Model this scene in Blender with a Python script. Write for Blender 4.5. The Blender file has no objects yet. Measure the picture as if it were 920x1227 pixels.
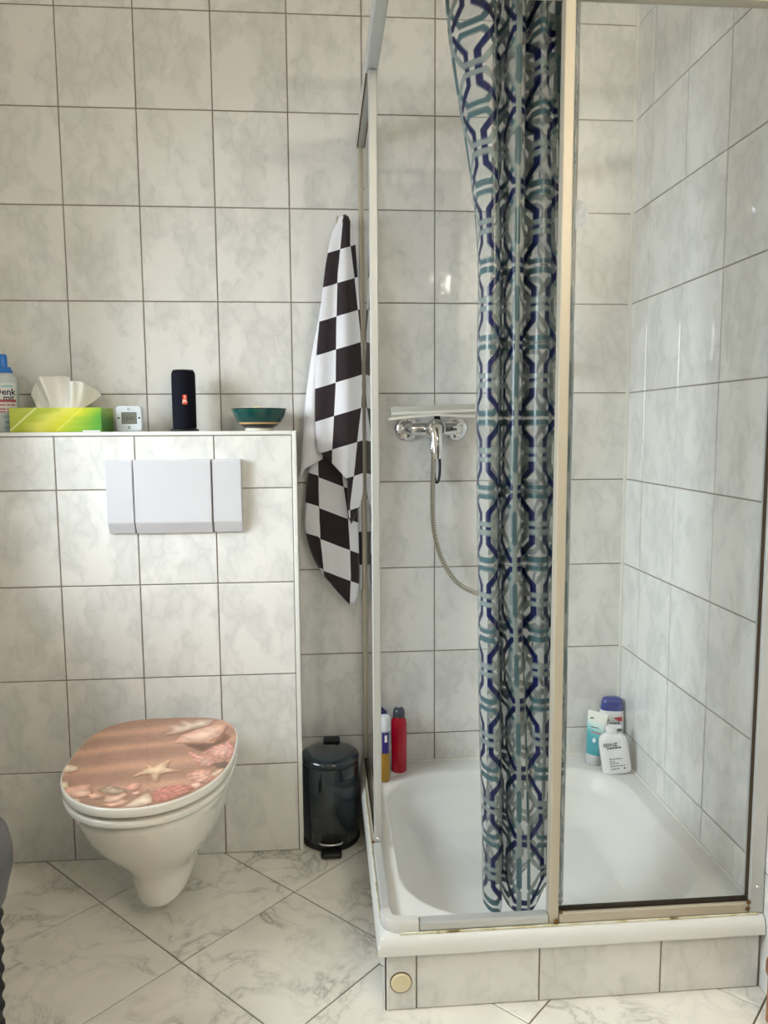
import bpy, bmesh, math, random
import numpy as np
from mathutils import Vector, Matrix

random.seed(4)
np.random.seed(4)
scene = bpy.context.scene
COL = scene.collection
PI = math.pi

# ------------------------------------------------------------------ camera
CAM = np.array([-0.3191, -2.1985, 1.1559])
YAW, PITCH, ROLL, FPX = 0.0783, -0.1095, -0.0062, 926.12


def cam_rot():
    cy, sy, cp, sp, cr, sr = math.cos(YAW), math.sin(YAW), math.cos(PITCH), math.sin(PITCH), math.cos(ROLL), math.sin(ROLL)
    f = np.array([sy * cp, cy * cp, sp])
    r = np.array([cy, -sy, 0.0])
    u = np.cross(r, f)
    return np.array([cr * r + sr * u, -sr * r + cr * u, f])


ROT = cam_rot()
cam_data = bpy.data.cameras.new('camera')
cam_data.sensor_fit = 'HORIZONTAL'
cam_data.sensor_width = 36.0
cam_data.lens = 36.0 * FPX / 920.0
cam_data.clip_start = 0.02
cam = bpy.data.objects.new('camera', cam_data)
COL.objects.link(cam)
mw = Matrix.Identity(4)
for i in range(3):
    mw[i][0], mw[i][1], mw[i][2], mw[i][3] = ROT[0][i], ROT[1][i], -ROT[2][i], CAM[i]
cam.matrix_world = mw
scene.camera = cam


def on(px, py, ax, val):
    """the point of a plane (axis ax = val, metres) measured at a pixel of the 920x1227 photograph"""
    d = ROT.T @ np.array([(px - 460) / FPX, (613.5 - py) / FPX, 1.0])
    t = (val - CAM[ax]) / d[ax]
    return CAM + t * d


# ------------------------------------------------------------------ light
w = bpy.data.worlds.new('world')
scene.world = w
w.use_nodes = True
w.node_tree.nodes['Background'].inputs[0].default_value = (0.80, 0.90, 1.0, 1)
w.node_tree.nodes['Background'].inputs[1].default_value = 0.8
vs = scene.view_settings
vs.view_transform = 'Standard'
vs.look = 'None'
vs.gamma = 1.0
vs.use_curve_mapping = False
vs.exposure = 0.37

LAMP_POWER = 192.0      # emission strength of the globe of the wall lamp
WINDOW_POWER = 110.0     # daylight area light outside the window

# room limits
XL, XR, XR2, YB, YF, ZC = -1.24, 0.564, 0.80, 0.0, -2.75, 2.60
YRET = -0.83
WY0, WY1, WZ0, WZ1 = -1.60, -0.36, 0.88, 1.74     # window opening in the left wall

day = bpy.data.lights.new('daylight', 'AREA')
day.shape = 'RECTANGLE'
day.size, day.size_y = 1.5, 1.3
day.energy = WINDOW_POWER
day.color = (0.87, 0.945, 1.0)
dl = bpy.data.objects.new('daylight', day)
dl.location = (XL - 1.25, -1.15, 1.75)
dl.rotation_euler = (Vector((0.56, -0.40, 0.80)) - Vector(dl.location)).to_track_quat('-Z', 'Z').to_euler()
COL.objects.link(dl)


# ------------------------------------------------------------------ materials
def srgb(r, g, b):
    f = lambda c: c / 12.92 if c <= 0.04045 else ((c + 0.055) / 1.055) ** 2.4
    return (f(r / 255), f(g / 255), f(b / 255), 1.0)


def mat(name, col=(0.8, 0.8, 0.8, 1), rough=0.5, metal=0.0, spec=0.5, **kw):
    m = bpy.data.materials.new(name)
    m.use_nodes = True
    b = m.node_tree.nodes['Principled BSDF']
    b.inputs['Base Color'].default_value = col
    b.inputs['Roughness'].default_value = rough
    b.inputs['Metallic'].default_value = metal
    b.inputs['Specular IOR Level'].default_value = spec
    for k, v in kw.items():
        b.inputs[k.replace('_', ' ')].default_value = v
    return m


def nd(m, t, **kw):
    n = m.node_tree.nodes.new(t)
    for k, v in kw.items():
        setattr(n, k, v)
    return n


def lk(m, a, b):
    m.node_tree.links.new(a, b)


def math_node(m, op, a, b=None):
    n = nd(m, 'ShaderNodeMath', operation=op)
    for i, v in enumerate((a, b)):
        if v is None:
            continue
        if isinstance(v, (int, float)):
            n.inputs[i].default_value = v
        else:
            lk(m, v, n.inputs[i])
    return n.outputs[0]


def mixc(m, fac, c1, c2):
    n = nd(m, 'ShaderNodeMix', data_type='RGBA')
    for s, v in ((n.inputs[0], fac), (n.inputs[6], c1), (n.inputs[7], c2)):
        if isinstance(v, (int, float)):
            s.default_value = v
        elif isinstance(v, tuple):
            s.default_value = v
        else:
            lk(m, v, s)
    return n.outputs[2]


def ramp(m, fac, stops):
    n = nd(m, 'ShaderNodeValToRGB')
    cr = n.color_ramp
    while len(cr.elements) < len(stops):
        cr.elements.new(0.5)
    for e, (p, c) in zip(cr.elements, stops):
        e.position = p
        e.color = c if len(c) == 4 else (*c, 1)
    lk(m, fac, n.inputs[0])
    return n.outputs[0]


def grey(v):
    return (v, v, v, 1)


def tile_coords(m):
    tc = nd(m, 'ShaderNodeTexCoord')
    oi = nd(m, 'ShaderNodeObjectInfo')
    vm = nd(m, 'ShaderNodeVectorMath', operation='MULTIPLY')
    vm.inputs[1].default_value = (0.0, 0.0, 9.0)
    cb = nd(m, 'ShaderNodeCombineXYZ')
    lk(m, math_node(m, 'MULTIPLY', oi.outputs['Random'], 31.0), cb.inputs[0])
    lk(m, math_node(m, 'MULTIPLY', oi.outputs['Random'], 17.0), cb.inputs[1])
    lk(m, math_node(m, 'MULTIPLY', oi.outputs['Random'], 53.0), cb.inputs[2])
    add = nd(m, 'ShaderNodeVectorMath', operation='ADD')
    lk(m, tc.outputs['Object'], add.inputs[0])
    lk(m, cb.outputs[0], add.inputs[1])
    return add.outputs[0], oi.outputs['Random']


def make_wall_tile(name, base, cloud, vein):
    m = mat(name, rough=0.06, spec=0.5)
    b = m.node_tree.nodes['Principled BSDF']
    co, rnd = tile_coords(m)
    # distorted coordinates
    n1 = nd(m, 'ShaderNodeTexNoise')
    n1.inputs['Scale'].default_value = 16
    n1.inputs['Detail'].default_value = 4
    lk(m, co, n1.inputs['Vector'])
    sc = nd(m, 'ShaderNodeVectorMath', operation='SCALE')
    sc.inputs['Scale'].default_value = 0.06
    lk(m, n1.outputs['Color'], sc.inputs[0])
    ad = nd(m, 'ShaderNodeVectorMath', operation='ADD')
    lk(m, co, ad.inputs[0])
    lk(m, sc.outputs[0], ad.inputs[1])
    mp = nd(m, 'ShaderNodeMapping')
    mp.inputs['Rotation'].default_value = (0, 0, 0.6)
    mp.inputs['Scale'].default_value = (1.3, 0.75, 1)
    lk(m, ad.outputs[0], mp.inputs[0])
    vo = nd(m, 'ShaderNodeTexVoronoi', feature='DISTANCE_TO_EDGE')
    vo.inputs['Scale'].default_value = 21
    lk(m, mp.outputs[0], vo.inputs['Vector'])
    edge = ramp(m, vo.outputs['Distance'], [(0.0, grey(1)), (0.10, grey(0.45)), (0.35, grey(0))])
    n2 = nd(m, 'ShaderNodeTexNoise')
    n2.inputs['Scale'].default_value = 9
    n2.inputs['Detail'].default_value = 5
    n2.inputs['Roughness'].default_value = 0.6
    lk(m, mp.outputs[0], n2.inputs['Vector'])
    cl = ramp(m, n2.outputs['Fac'], [(0.44, grey(0)), (0.56, grey(1))])
    c = mixc(m, cl, base, cloud)
    f = math_node(m, 'MULTIPLY', edge, cl)
    f = math_node(m, 'ADD', math_node(m, 'MULTIPLY', f, 0.55), math_node(m, 'MULTIPLY', edge, 0.03))
    c = mixc(m, f, c, vein)
    lk(m, c, b.inputs['Base Color'])
    # slightly uneven glaze
    n3 = nd(m, 'ShaderNodeTexNoise')
    n3.inputs['Scale'].default_value = 28
    lk(m, co, n3.inputs['Vector'])
    bp = nd(m, 'ShaderNodeBump')
    bp.inputs['Strength'].default_value = 0.012
    bp.inputs['Distance'].default_value = 0.004
    lk(m, n3.outputs['Fac'], bp.inputs['Height'])
    lk(m, bp.outputs[0], b.inputs['Normal'])
    return m


def make_floor_tile():
    m = mat('floor_tile', rough=0.28, spec=0.4)
    b = m.node_tree.nodes['Principled BSDF']
    co, rnd = tile_coords(m)
    n1 = nd(m, 'ShaderNodeTexNoise')
    n1.inputs['Scale'].default_value = 7
    n1.inputs['Detail'].default_value = 7
    n1.inputs['Roughness'].default_value = 0.62
    n1.inputs['Distortion'].default_value = 0.6
    lk(m, co, n1.inputs['Vector'])
    v = math_node(m, 'ABSOLUTE', math_node(m, 'SUBTRACT', n1.outputs['Fac'], 0.5))
    vein = ramp(m, v, [(0.0, grey(1)), (0.012, grey(0.45)), (0.05, grey(0.0))])
    n2 = nd(m, 'ShaderNodeTexNoise')
    n2.inputs['Scale'].default_value = 5
    n2.inputs['Detail'].default_value = 4
    lk(m, co, n2.inputs['Vector'])
    cl = ramp(m, n2.outputs['Fac'], [(0.45, grey(0)), (0.68, grey(1))])
    c = mixc(m, math_node(m, 'MULTIPLY', cl, 0.6), srgb(243, 239, 229), srgb(216, 213, 203))
    f = math_node(m, 'MULTIPLY', vein, math_node(m, 'ADD', math_node(m, 'MULTIPLY', cl, 0.75), 0.12))
    c = mixc(m, f, c, srgb(140, 138, 128))
    lk(m, c, b.inputs['Base Color'])
    return m


def make_glass(name, tint, haze):
    m = bpy.data.materials.new(name)
    m.use_nodes = True
    nt = m.node_tree
    nt.nodes.remove(nt.nodes['Principled BSDF'])
    out = nt.nodes['Material Output']
    lw = nd(m, 'ShaderNodeLayerWeight')
    lw.inputs[0].default_value = 0.5
    f = math_node(m, 'POWER', lw.outputs['Facing'], 5.0)
    f = math_node(m, 'ADD', math_node(m, 'MULTIPLY', f, 0.96), 0.04)
    tr = nd(m, 'ShaderNodeBsdfTransparent')
    tr.inputs[0].default_value = tint
    df = nd(m, 'ShaderNodeBsdfDiffuse')
    df.inputs[0].default_value = (0.85, 0.85, 0.83, 1)
    tc = nd(m, 'ShaderNodeTexCoord')
    nz = nd(m, 'ShaderNodeTexNoise')
    nz.inputs['Scale'].default_value = 9
    nz.inputs['Detail'].default_value = 6
    lk(m, tc.outputs['Object'], nz.inputs['Vector'])
    hz = math_node(m, 'MULTIPLY', nz.outputs['Fac'], haze * 2)
    mx0 = nd(m, 'ShaderNodeMixShader')
    lk(m, hz, mx0.inputs[0])
    lk(m, tr.outputs[0], mx0.inputs[1])
    lk(m, df.outputs[0], mx0.inputs[2])
    gl = nd(m, 'ShaderNodeBsdfGlossy')
    gl.inputs['Roughness'].default_value = 0.02
    mx = nd(m, 'ShaderNodeMixShader')
    lk(m, f, mx.inputs[0])
    lk(m, mx0.outputs[0], mx.inputs[1])
    lk(m, gl.outputs[0], mx.inputs[2])
    lk(m, mx.outputs[0], out.inputs[0])
    return m


def make_attr_mat(name, attr, rough, spec=0.4):
    m = mat(name, rough=rough, spec=spec)
    a = nd(m, 'ShaderNodeAttribute', attribute_name=attr)
    lk(m, a.outputs['Color'], m.node_tree.nodes['Principled BSDF'].inputs['Base Color'])
    return m


M = {}
M['tile'] = make_wall_tile('wall_tile', srgb(228, 227, 224), srgb(220, 220, 217), srgb(201, 201, 198))
M['floor_tile'] = make_floor_tile()
M['grout'] = mat('grout', srgb(138, 126, 116), 0.9, spec=0.1)
M['floor_grout'] = mat('floor_grout', srgb(110, 100, 88), 0.9, spec=0.1)
M['plaster'] = mat('plaster', srgb(225, 222, 214), 0.8, spec=0.2)
M['white_plastic'] = mat('white_plastic', srgb(203, 203, 208), 0.35)
M['white_trim'] = mat('white_trim', srgb(226, 226, 222), 0.35)
M['silicone'] = mat('silicone', srgb(228, 226, 218), 0.45)
M['ceramic'] = mat('ceramic', srgb(232, 229, 220), 0.08, spec=0.6, Coat_Weight=0.4, Coat_Roughness=0.05)
M['enamel'] = mat('enamel', srgb(222, 222, 219), 0.38, spec=0.35)
M['alu'] = mat('aluminium', srgb(192, 194, 192), 0.42, 0.35)
M['alu_warm'] = mat('aluminium_warm', srgb(190, 182, 165), 0.45, 0.3)
M['corner_plastic'] = mat('corner_plastic', srgb(205, 204, 200), 0.4)
M['chrome'] = mat('chrome', srgb(225, 225, 226), 0.06, 1.0)
M['hose'] = mat('hose_metal', srgb(200, 196, 186), 0.22, 1.0)
M['glass'] = make_glass('shower_glass', (0.985, 0.992, 0.988, 1), 0.012)
M['window_glass'] = make_glass('window_glass', (0.97, 0.98, 0.98, 1), 0.0)
M['dirt'] = mat('rust_dirt', srgb(104, 78, 48), 0.8, spec=0.1)
M['seal'] = mat('dark_seal', srgb(52, 44, 36), 0.7, spec=0.1)
M['bin'] = mat('bin_paint', srgb(16, 30, 38), 0.14, spec=0.6, Coat_Weight=0.5, Coat_Roughness=0.06)
M['black'] = mat('black_plastic', srgb(18, 18, 20), 0.45)
M['speaker'] = mat('speaker_fabric', srgb(12, 13, 26), 0.85, spec=0.2)
M['orange'] = mat('logo_orange', srgb(226, 72, 40), 0.5)
M['white_print'] = mat('white_print', srgb(235, 235, 235), 0.5)
M['black_print'] = mat('black_print', srgb(30, 30, 34), 0.5)
M['grey_print'] = mat('grey_print', srgb(110, 112, 116), 0.5)
M['rubber_white'] = mat('blade_white', srgb(225, 222, 212), 0.4)
M['clear_plastic'] = mat('clear_plastic', srgb(205, 203, 194), 0.3, Alpha=0.7)
M['wood'] = mat('wood', srgb(150, 104, 66), 0.5)
M['button'] = mat('cream_cap', srgb(222, 211, 176), 0.4)

# wood grain
_b = M['wood'].node_tree.nodes['Principled BSDF']
_tc = nd(M['wood'], 'ShaderNodeTexCoord')
_wv = nd(M['wood'], 'ShaderNodeTexWave')
_wv.inputs['Scale'].default_value = 14
_wv.inputs['Distortion'].default_value = 6
lk(M['wood'], _tc.outputs['Object'], _wv.inputs['Vector'])
lk(M['wood'], ramp(M['wood'], _wv.outputs['Fac'], [(0, srgb(158, 112, 72)), (1, srgb(122, 82, 50))]), _b.inputs['Base Color'])


# ------------------------------------------------------------------ mesh helpers
def link(o, parent=None):
    COL.objects.link(o)
    if parent is not None:
        o.parent = parent
    return o


def obj(name, bm_or_me, material, parent=None, smooth=False, loc=None, rot=None):
    if isinstance(bm_or_me, bmesh.types.BMesh):
        me = bpy.data.meshes.new(name)
        bmesh.ops.recalc_face_normals(bm_or_me, faces=bm_or_me.faces)
        bm_or_me.to_mesh(me)
        bm_or_me.free()
    else:
        me = bm_or_me
    if material is not None:
        for mm in (material if isinstance(material, (list, tuple)) else [material]):
            me.materials.append(mm)
    if smooth:
        me.polygons.foreach_set('use_smooth', [True] * len(me.polygons))
        try:
            me.set_sharp_from_angle(angle=math.radians(40 if smooth is True else smooth))
        except Exception:
            pass
    o = bpy.data.objects.new(name, me)
    if loc is not None:
        o.location = loc
    if rot is not None:
        o.rotation_euler = rot
    return link(o, parent)


def tag(o, label=None, cat=None, group=None, kind=None):
    if label:
        o['label'] = label
    if cat:
        o['category'] = cat
    if group:
        o['group'] = group
    if kind:
        o['kind'] = kind
    return o


def thing(name, label, cat, loc=(0, 0, 0), rot=(0, 0, 0), group=None):
    o = bpy.data.objects.new(name, None)
    o.empty_display_size = 0.05
    o.location = loc
    o.rotation_euler = rot
    link(o)
    return tag(o, label, cat, group)


def bx(bm, x0, x1, y0, y1, z0, z1, bev=0.0, seg=2):
    r = bmesh.ops.create_cube(bm, size=1.0)
    vs_ = r['verts']
    for v in vs_:
        v.co = Vector(((x0 + x1) / 2 + v.co.x * (x1 - x0), (y0 + y1) / 2 + v.co.y * (y1 - y0), (z0 + z1) / 2 + v.co.z * (z1 - z0)))
    if bev > 0:
        es = list({e for v in vs_ for e in v.link_edges})
        bmesh.ops.bevel(bm, geom=es, offset=bev, segments=seg, affect='EDGES', profile=0.5)
    return bm


def box(x0, x1, y0, y1, z0, z1, bev=0.0, seg=2):
    return bx(bmesh.new(), x0, x1, y0, y1, z0, z1, bev, seg)


def lathe(prof, seg=40, bm=None, center=(0, 0)):
    """prof: list of (radius, z) bottom to top, closed at ends where radius 0"""
    bm = bm or bmesh.new()
    rings = []
    for r, z in prof:
        if r <= 1e-6:
            rings.append([bm.verts.new((center[0], center[1], z))])
        else:
            rings.append([bm.verts.new((center[0] + r * math.cos(2 * PI * k / seg), center[1] + r * math.sin(2 * PI * k / seg), z)) for k in range(seg)])
    for a, b in zip(rings, rings[1:]):
        for k in range(seg):
            q = [a[k % len(a)], a[(k + 1) % len(a)], b[(k + 1) % len(b)], b[k % len(b)]]
            q2 = []
            for v in q:
                if v not in q2:
                    q2.append(v)
            if len(q2) >= 3:
                try:
                    bm.faces.new(q2)
                except ValueError:
                    pass
    return bm


def loft(rings, closed=True, cap=True, bm=None):
    bm = bm or bmesh.new()
    vr = [[bm.verts.new(p) for p in r] for r in rings]
    n = len(vr[0])
    for a, b in zip(vr, vr[1:]):
        for k in range(n if closed else n - 1):
            bm.faces.new((a[k], a[(k + 1) % n], b[(k + 1) % n], b[k]))
    if cap:
        bm.faces.new(list(reversed(vr[0])))
        bm.faces.new(vr[-1])
    return bm


def sup(wx, wy, n=2.5, seg=36):
    pts = []
    for k in range(seg):
        t = 2 * PI * k / seg
        c, s = math.cos(t), math.sin(t)
        pts.append((wx * math.copysign(abs(c) ** (2 / n), c), wy * math.copysign(abs(s) ** (2 / n), s)))
    return pts


def sup_loft(levels, n=3.0, seg=40):
    """levels: (half_x, half_y, z, dx, dy)"""
    rings = []
    for L in levels:
        dx, dy = (L[3], L[4]) if len(L) > 3 else (0, 0)
        rings.append([(x + dx, y + dy, L[2]) for x, y in sup(L[0], L[1], n, seg)])
    return loft(rings)


def catmull(pts, n):
    P = [np.array(p, float) for p in pts]
    P = [2 * P[0] - P[1]] + P + [2 * P[-1] - P[-2]]
    out = []
    segs = len(P) - 3
    for k in range(n):
        t = k / (n - 1) * segs
        i = min(int(t), segs - 1)
        f = t - i
        a, b, c, d = P[i:i + 4]
        out.append(0.5 * ((2 * b) + (-a + c) * f + (2 * a - 5 * b + 4 * c - d) * f * f + (-a + 3 * b - 3 * c + d) * f ** 3))
    return np.array(out)


def tube(path, rad, seg=12, bm=None, cap=True):
    bm = bm or bmesh.new()
    P = [Vector(p) for p in path]
    rings = []
    up = None
    for i, p in enumerate(P):
        d = (P[min(i + 1, len(P) - 1)] - P[max(i - 1, 0)]).normalized()
        if up is None:
            up = Vector((0, 0, 1)) if abs(d.z) < 0.9 else Vector((1, 0, 0))
        s = d.cross(up).normalized()
        up = s.cross(d).normalized()
        r = rad[i] if hasattr(rad, '__len__') else rad
        rings.append([p + (s * math.cos(2 * PI * k / seg) + up * math.sin(2 * PI * k / seg)) * r for k in range(seg)])
    return loft(rings, True, cap, bm)


def xform(bm, m4):
    bmesh.ops.transform(bm, matrix=m4, verts=bm.verts)
    return bm


def text(body, size, material, parent, loc, rot=(PI / 2, 0, 0), name='lettering', depth=0.0003, align='CENTER', bold=0.0, sx=1.0):
    cu = bpy.data.curves.new(name, 'FONT')
    cu.body = body
    cu.size = size
    cu.extrude = depth
    cu.offset = bold * size
    cu.align_x = align
    cu.align_y = 'CENTER'
    cu.resolution_u = 2
    tmp = bpy.data.objects.new(name, cu)
    COL.objects.link(tmp)
    dg = bpy.context.evaluated_depsgraph_get()
    me = bpy.data.meshes.new_from_object(tmp.evaluated_get(dg))
    bpy.data.objects.remove(tmp)
    bpy.data.curves.remove(cu)
    me.materials.clear()
    if sx != 1.0:
        me.transform(Matrix.Diagonal((sx, 1, 1, 1)))
    return obj(name, me, material, parent, loc=loc, rot=rot)


def print_line(parent, material, x0, x1, y, z, h, seed, tilt=0.0):
    """a row of small dashes: print too small to read"""
    rs = random.Random(seed)
    b = bmesh.new()
    x = x0
    while x < x1:
        w_ = min(rs.uniform(0.003, 0.008), x1 - x)
        bx(b, x, x + w_, -0.0003, 0.0003, -h / 2, h / 2)
        x += w_ + 0.0016
    return obj('small_print', xform(b, Matrix.Translation((0, y, z)) @ Matrix.Rotation(-tilt, 4, 'X')), material, parent)


# ------------------------------------------------------------------ the room
_tile_cache = {}


def tile_mesh(wd, ht, material):
    key = (round(wd, 4), round(ht, 4), material.name)
    if key in _tile_cache:
        return _tile_cache[key]
    bm = bmesh.new()
    c = 0.0012
    rings = []
    for ins, z in ((0, -0.004), (0, -c), (c, 0)):
        a, b = wd / 2 - ins, ht / 2 - ins
        rings.append([(-a, -b, z), (a, -b, z), (a, b, z), (-a, b, z)])
    loft(rings, bm=bm)
    bmesh.ops.recalc_face_normals(bm, faces=bm.faces)
    me = bpy.data.meshes.new('tile')
    bm.to_mesh(me)
    bm.free()
    me.materials.append(material)
    _tile_cache[key] = me
    return me


GAP = 0.0030
ROT_FRONT = Matrix.Rotation(PI / 2, 4, 'X').to_euler()                                        # faces -y
ROT_LEFT = (Matrix.Rotation(-PI / 2, 4, 'Z') @ Matrix.Rotation(PI / 2, 4, 'X')).to_euler()    # faces -x
ROT_RIGHT = (Matrix.Rotation(PI / 2, 4, 'Z') @ Matrix.Rotation(PI / 2, 4, 'X')).to_euler()    # faces +x


def add_tile(parent, c, wd, ht, rot, material=None, name='tile'):
    o = bpy.data.objects.new(name, tile_mesh(wd - GAP, ht - GAP, material or M['tile']))
    j = random.uniform(-0.0006, 0.0002)
    n = Matrix.Rotation(0, 3, 'X')
    off = rot.to_matrix() @ Vector((0, 0, j))
    o.location = Vector(c) + off
    o.rotation_euler = rot
    return link(o, parent)


def struct(name, bm, material, label, cat):
    o = obj(name, bm, material)
    return tag(o, label, cat, kind='structure')


ZROWS = [i * 0.25 for i in range(11)] + [ZC]
wall_back = struct('wall_back', box(XL - 0.1, XR + 0.4, 0.0025, 0.15, -0.1, ZC), M['grout'], 'tiled back wall in off-white marbled tiles with brown grout', 'wall')
xs = [XL] + [(i - 5) * 0.2 for i in range(-1, 8)] + [XR - 0.004]
for i in range(len(xs) - 1):
    for k in range(len(ZROWS) - 1):
        if xs[i + 1] < -0.38 and ZROWS[k + 1] < 1.1:
            continue
        if xs[i] > -0.21 and ZROWS[k + 1] < 0.1:
            continue
        if xs[i] < XL + 0.001 and xs[i + 1] - xs[i] < 0.02:
            continue
        add_tile(wall_back, ((xs[i] + xs[i + 1]) / 2, 0, (ZROWS[k] + ZROWS[k + 1]) / 2), xs[i + 1] - xs[i], ZROWS[k + 1] - ZROWS[k], ROT_FRONT)

wall_right = struct('wall_right', box(XR + 0.0025, XR + 0.25, YRET + 0.0025, 0.0024, -0.1, ZC), M['grout'], 'tiled side wall of the shower niche on the right', 'wall')
ys = [-0.004, -0.1151, -0.3151, -0.5151, -0.7151, YRET + 0.006]
for i in range(len(ys) - 1):
    for k in range(len(ZROWS) - 1):
        add_tile(wall_right, (XR, (ys[i] + ys[i + 1]) / 2, (ZROWS[k] + ZROWS[k + 1]) / 2), ys[i] - ys[i + 1], ZROWS[k + 1] - ZROWS[k], ROT_LEFT)
for k in range(len(ZROWS) - 1):
    add_tile(wall_right, ((XR + 0.005 + XR2) / 2, YRET, (ZROWS[k] + ZROWS[k + 1]) / 2), XR2 - XR - 0.005, ZROWS[k + 1] - ZROWS[k], ROT_FRONT)

wall_side = struct('wall_side', box(XR2, XR2 + 0.12, YF - 0.1, YRET + 0.1, -0.1, ZC), M['plaster'], 'plain pale wall beyond the shower niche', 'wall')
wall_front = struct('wall_front', box(XL - 0.3, XR2 + 0.12, YF - 0.12, YF, -0.1, ZC), M['plaster'], 'plain pale wall behind the viewpoint', 'wall')
ceiling = struct('ceiling', box(XL - 0.3, XR2 + 0.12, YF - 0.12, 0.15, ZC, ZC + 0.1), M['plaster'], 'white ceiling of the bathroom', 'ceiling')

bm = bmesh.new()
T = 0.26
bx(bm, XL - T, XL, YF - 0.1, WY0, -0.1, ZC)
bx(bm, XL - T, XL, WY1, 0.1, -0.1, ZC)
bx(bm, XL - T, XL, WY0, WY1, -0.1, WZ0)
bx(bm, XL - T, XL, WY0, WY1, WZ1, ZC)
wall_left = struct('wall_left', bm, M['plaster'], 'pale left wall holding the window', 'wall')
win = tag(thing('window_1', 'white framed window in the left wall', 'window'), kind='structure')
bm = bmesh.new()
fx0, fx1 = XL - T + 0.02, XL - T + 0.07
bx(bm, fx0, fx1, WY0, WY0 + 0.05, WZ0, WZ1, 0.004)
bx(bm, fx0, fx1, WY1 - 0.05, WY1, WZ0, WZ1, 0.004)
bx(bm, fx0, fx1, WY0 + 0.05, WY1 - 0.05, WZ0, WZ0 + 0.05, 0.004)
bx(bm, fx0, fx1, WY0 + 0.05, WY1 - 0.05, WZ1 - 0.05, WZ1, 0.004)
obj('window_frame', bm, M['white_plastic'], win)
obj('pane', box(fx0 + 0.02, fx0 + 0.026, WY0 + 0.05, WY1 - 0.05, WZ0 + 0.05, WZ1 - 0.05), M['window_glass'], win)

# floor with diagonal tiles
floor = struct('floor', box(XL - 0.3, XR2 + 0.12, YF - 0.12, 0.15, -0.12, -0.0025), M['floor_grout'], 'floor of large cream marbled tiles laid diagonally', 'floor')


def clip_poly(poly, axis, val, keep_less):
    out = []
    for i in range(len(poly)):
        a, b = poly[i], poly[(i + 1) % len(poly)]
        ina = (a[axis] <= val) == keep_less or a[axis] == val
        inb = (b[axis] <= val) == keep_less or b[axis] == val
        if ina:
            out.append(a)
        if ina != inb:
            t = (val - a[axis]) / (b[axis] - a[axis])
            out.append((a[0] + t * (b[0] - a[0]), a[1] + t * (b[1] - a[1])))
    return out


A = 0.2358
gx, gy = -0.4065, -0.3655
for i in range(-12, 13):
    for k in range(-12, 13):
        cx, cy = gx + (i + k) * A, gy - A + (i - k) * A
        h = A - GAP * 0.72
        poly = [(cx + h, cy), (cx, cy + h), (cx - h, cy), (cx, cy - h)]
        for ax, val, less in ((0, XL, False), (0, XR2, True), (1, YF, False), (1, -0.001, True)):
            if poly:
                poly = clip_poly(poly, ax, val, less)
        if len(poly) < 3:
            continue
        if all((x < -0.39 and y > -0.175) or (x > -0.21 and y > -0.78) or x > XR2 or (x > XR and y > YRET) for x, y in poly):
            continue
        mx_, my_ = sum(p[0] for p in poly) / len(poly), sum(p[1] for p in poly) / len(poly)
        bm = bmesh.new()
        rings = []
        for s_, z in ((1, -0.004), (1, -0.001), (0.994, 0.0)):
            rings.append([((x - mx_) * s_, (y - my_) * s_, z) for x, y in poly])
        loft(rings, bm=bm)
        obj('tile', bm, M['floor_tile'], floor, loc=(mx_, my_, 0))

# ledge wall that boxes in the cistern
LY, LX, LZ = -0.172, -0.389, 1.147
ledge = struct('wall_ledge', box(XL - 0.05, LX - 0.0025, LY + 0.0025, 0.0024, -0.1, LZ - 0.0025), M['grout'], 'tiled half-height ledge wall behind the toilet', 'wall')
lxs = [XL, -1.1985, -0.9985, -0.7985, -0.5985, LX - 0.010]
lzs = [0, 0.25, 0.5, 0.75, 1.0, LZ - 0.010]
for i in range(len(lxs) - 1):
    for k in range(len(lzs) - 1):
        add_tile(ledge, ((lxs[i] + lxs[i + 1]) / 2, LY, (lzs[k] + lzs[k + 1]) / 2), lxs[i + 1] - lxs[i], lzs[k + 1] - lzs[k], ROT_FRONT)
for k in range(len(lzs) - 1):
    add_tile(ledge, (LX, LY / 2 + 0.004, (lzs[k] + lzs[k + 1]) / 2), -LY - 0.010, lzs[k + 1] - lzs[k], ROT_RIGHT)
for i in range(len(lxs) - 1):
    add_tile(ledge, ((lxs[i] + lxs[i + 1]) / 2, LY / 2 + 0.004, LZ - 0.0008), lxs[i + 1] - lxs[i], -LY - 0.010, Matrix.Identity(4).to_euler())
tr = struct('trim_1', box(LX - 0.0095, LX + 0.002, LY - 0.002, LY + 0.008, 0, LZ + 0.001, 0.002), M['white_trim'], 'white plastic corner strip on the edge of the ledge wall', 'trim')
tr = struct('trim_2', box(XL, LX - 0.0095, LY - 0.002, LY + 0.008, LZ - 0.009, LZ + 0.001, 0.002), M['white_trim'], 'white plastic strip along the top of the ledge wall', 'trim')
tr = struct('trim_3', box(XR - 0.007, XR + 0.001, -0.007, 0.001, 0.165, ZC), M['silicone'], 'pale sealant line in the corner of the shower', 'trim')

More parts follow.
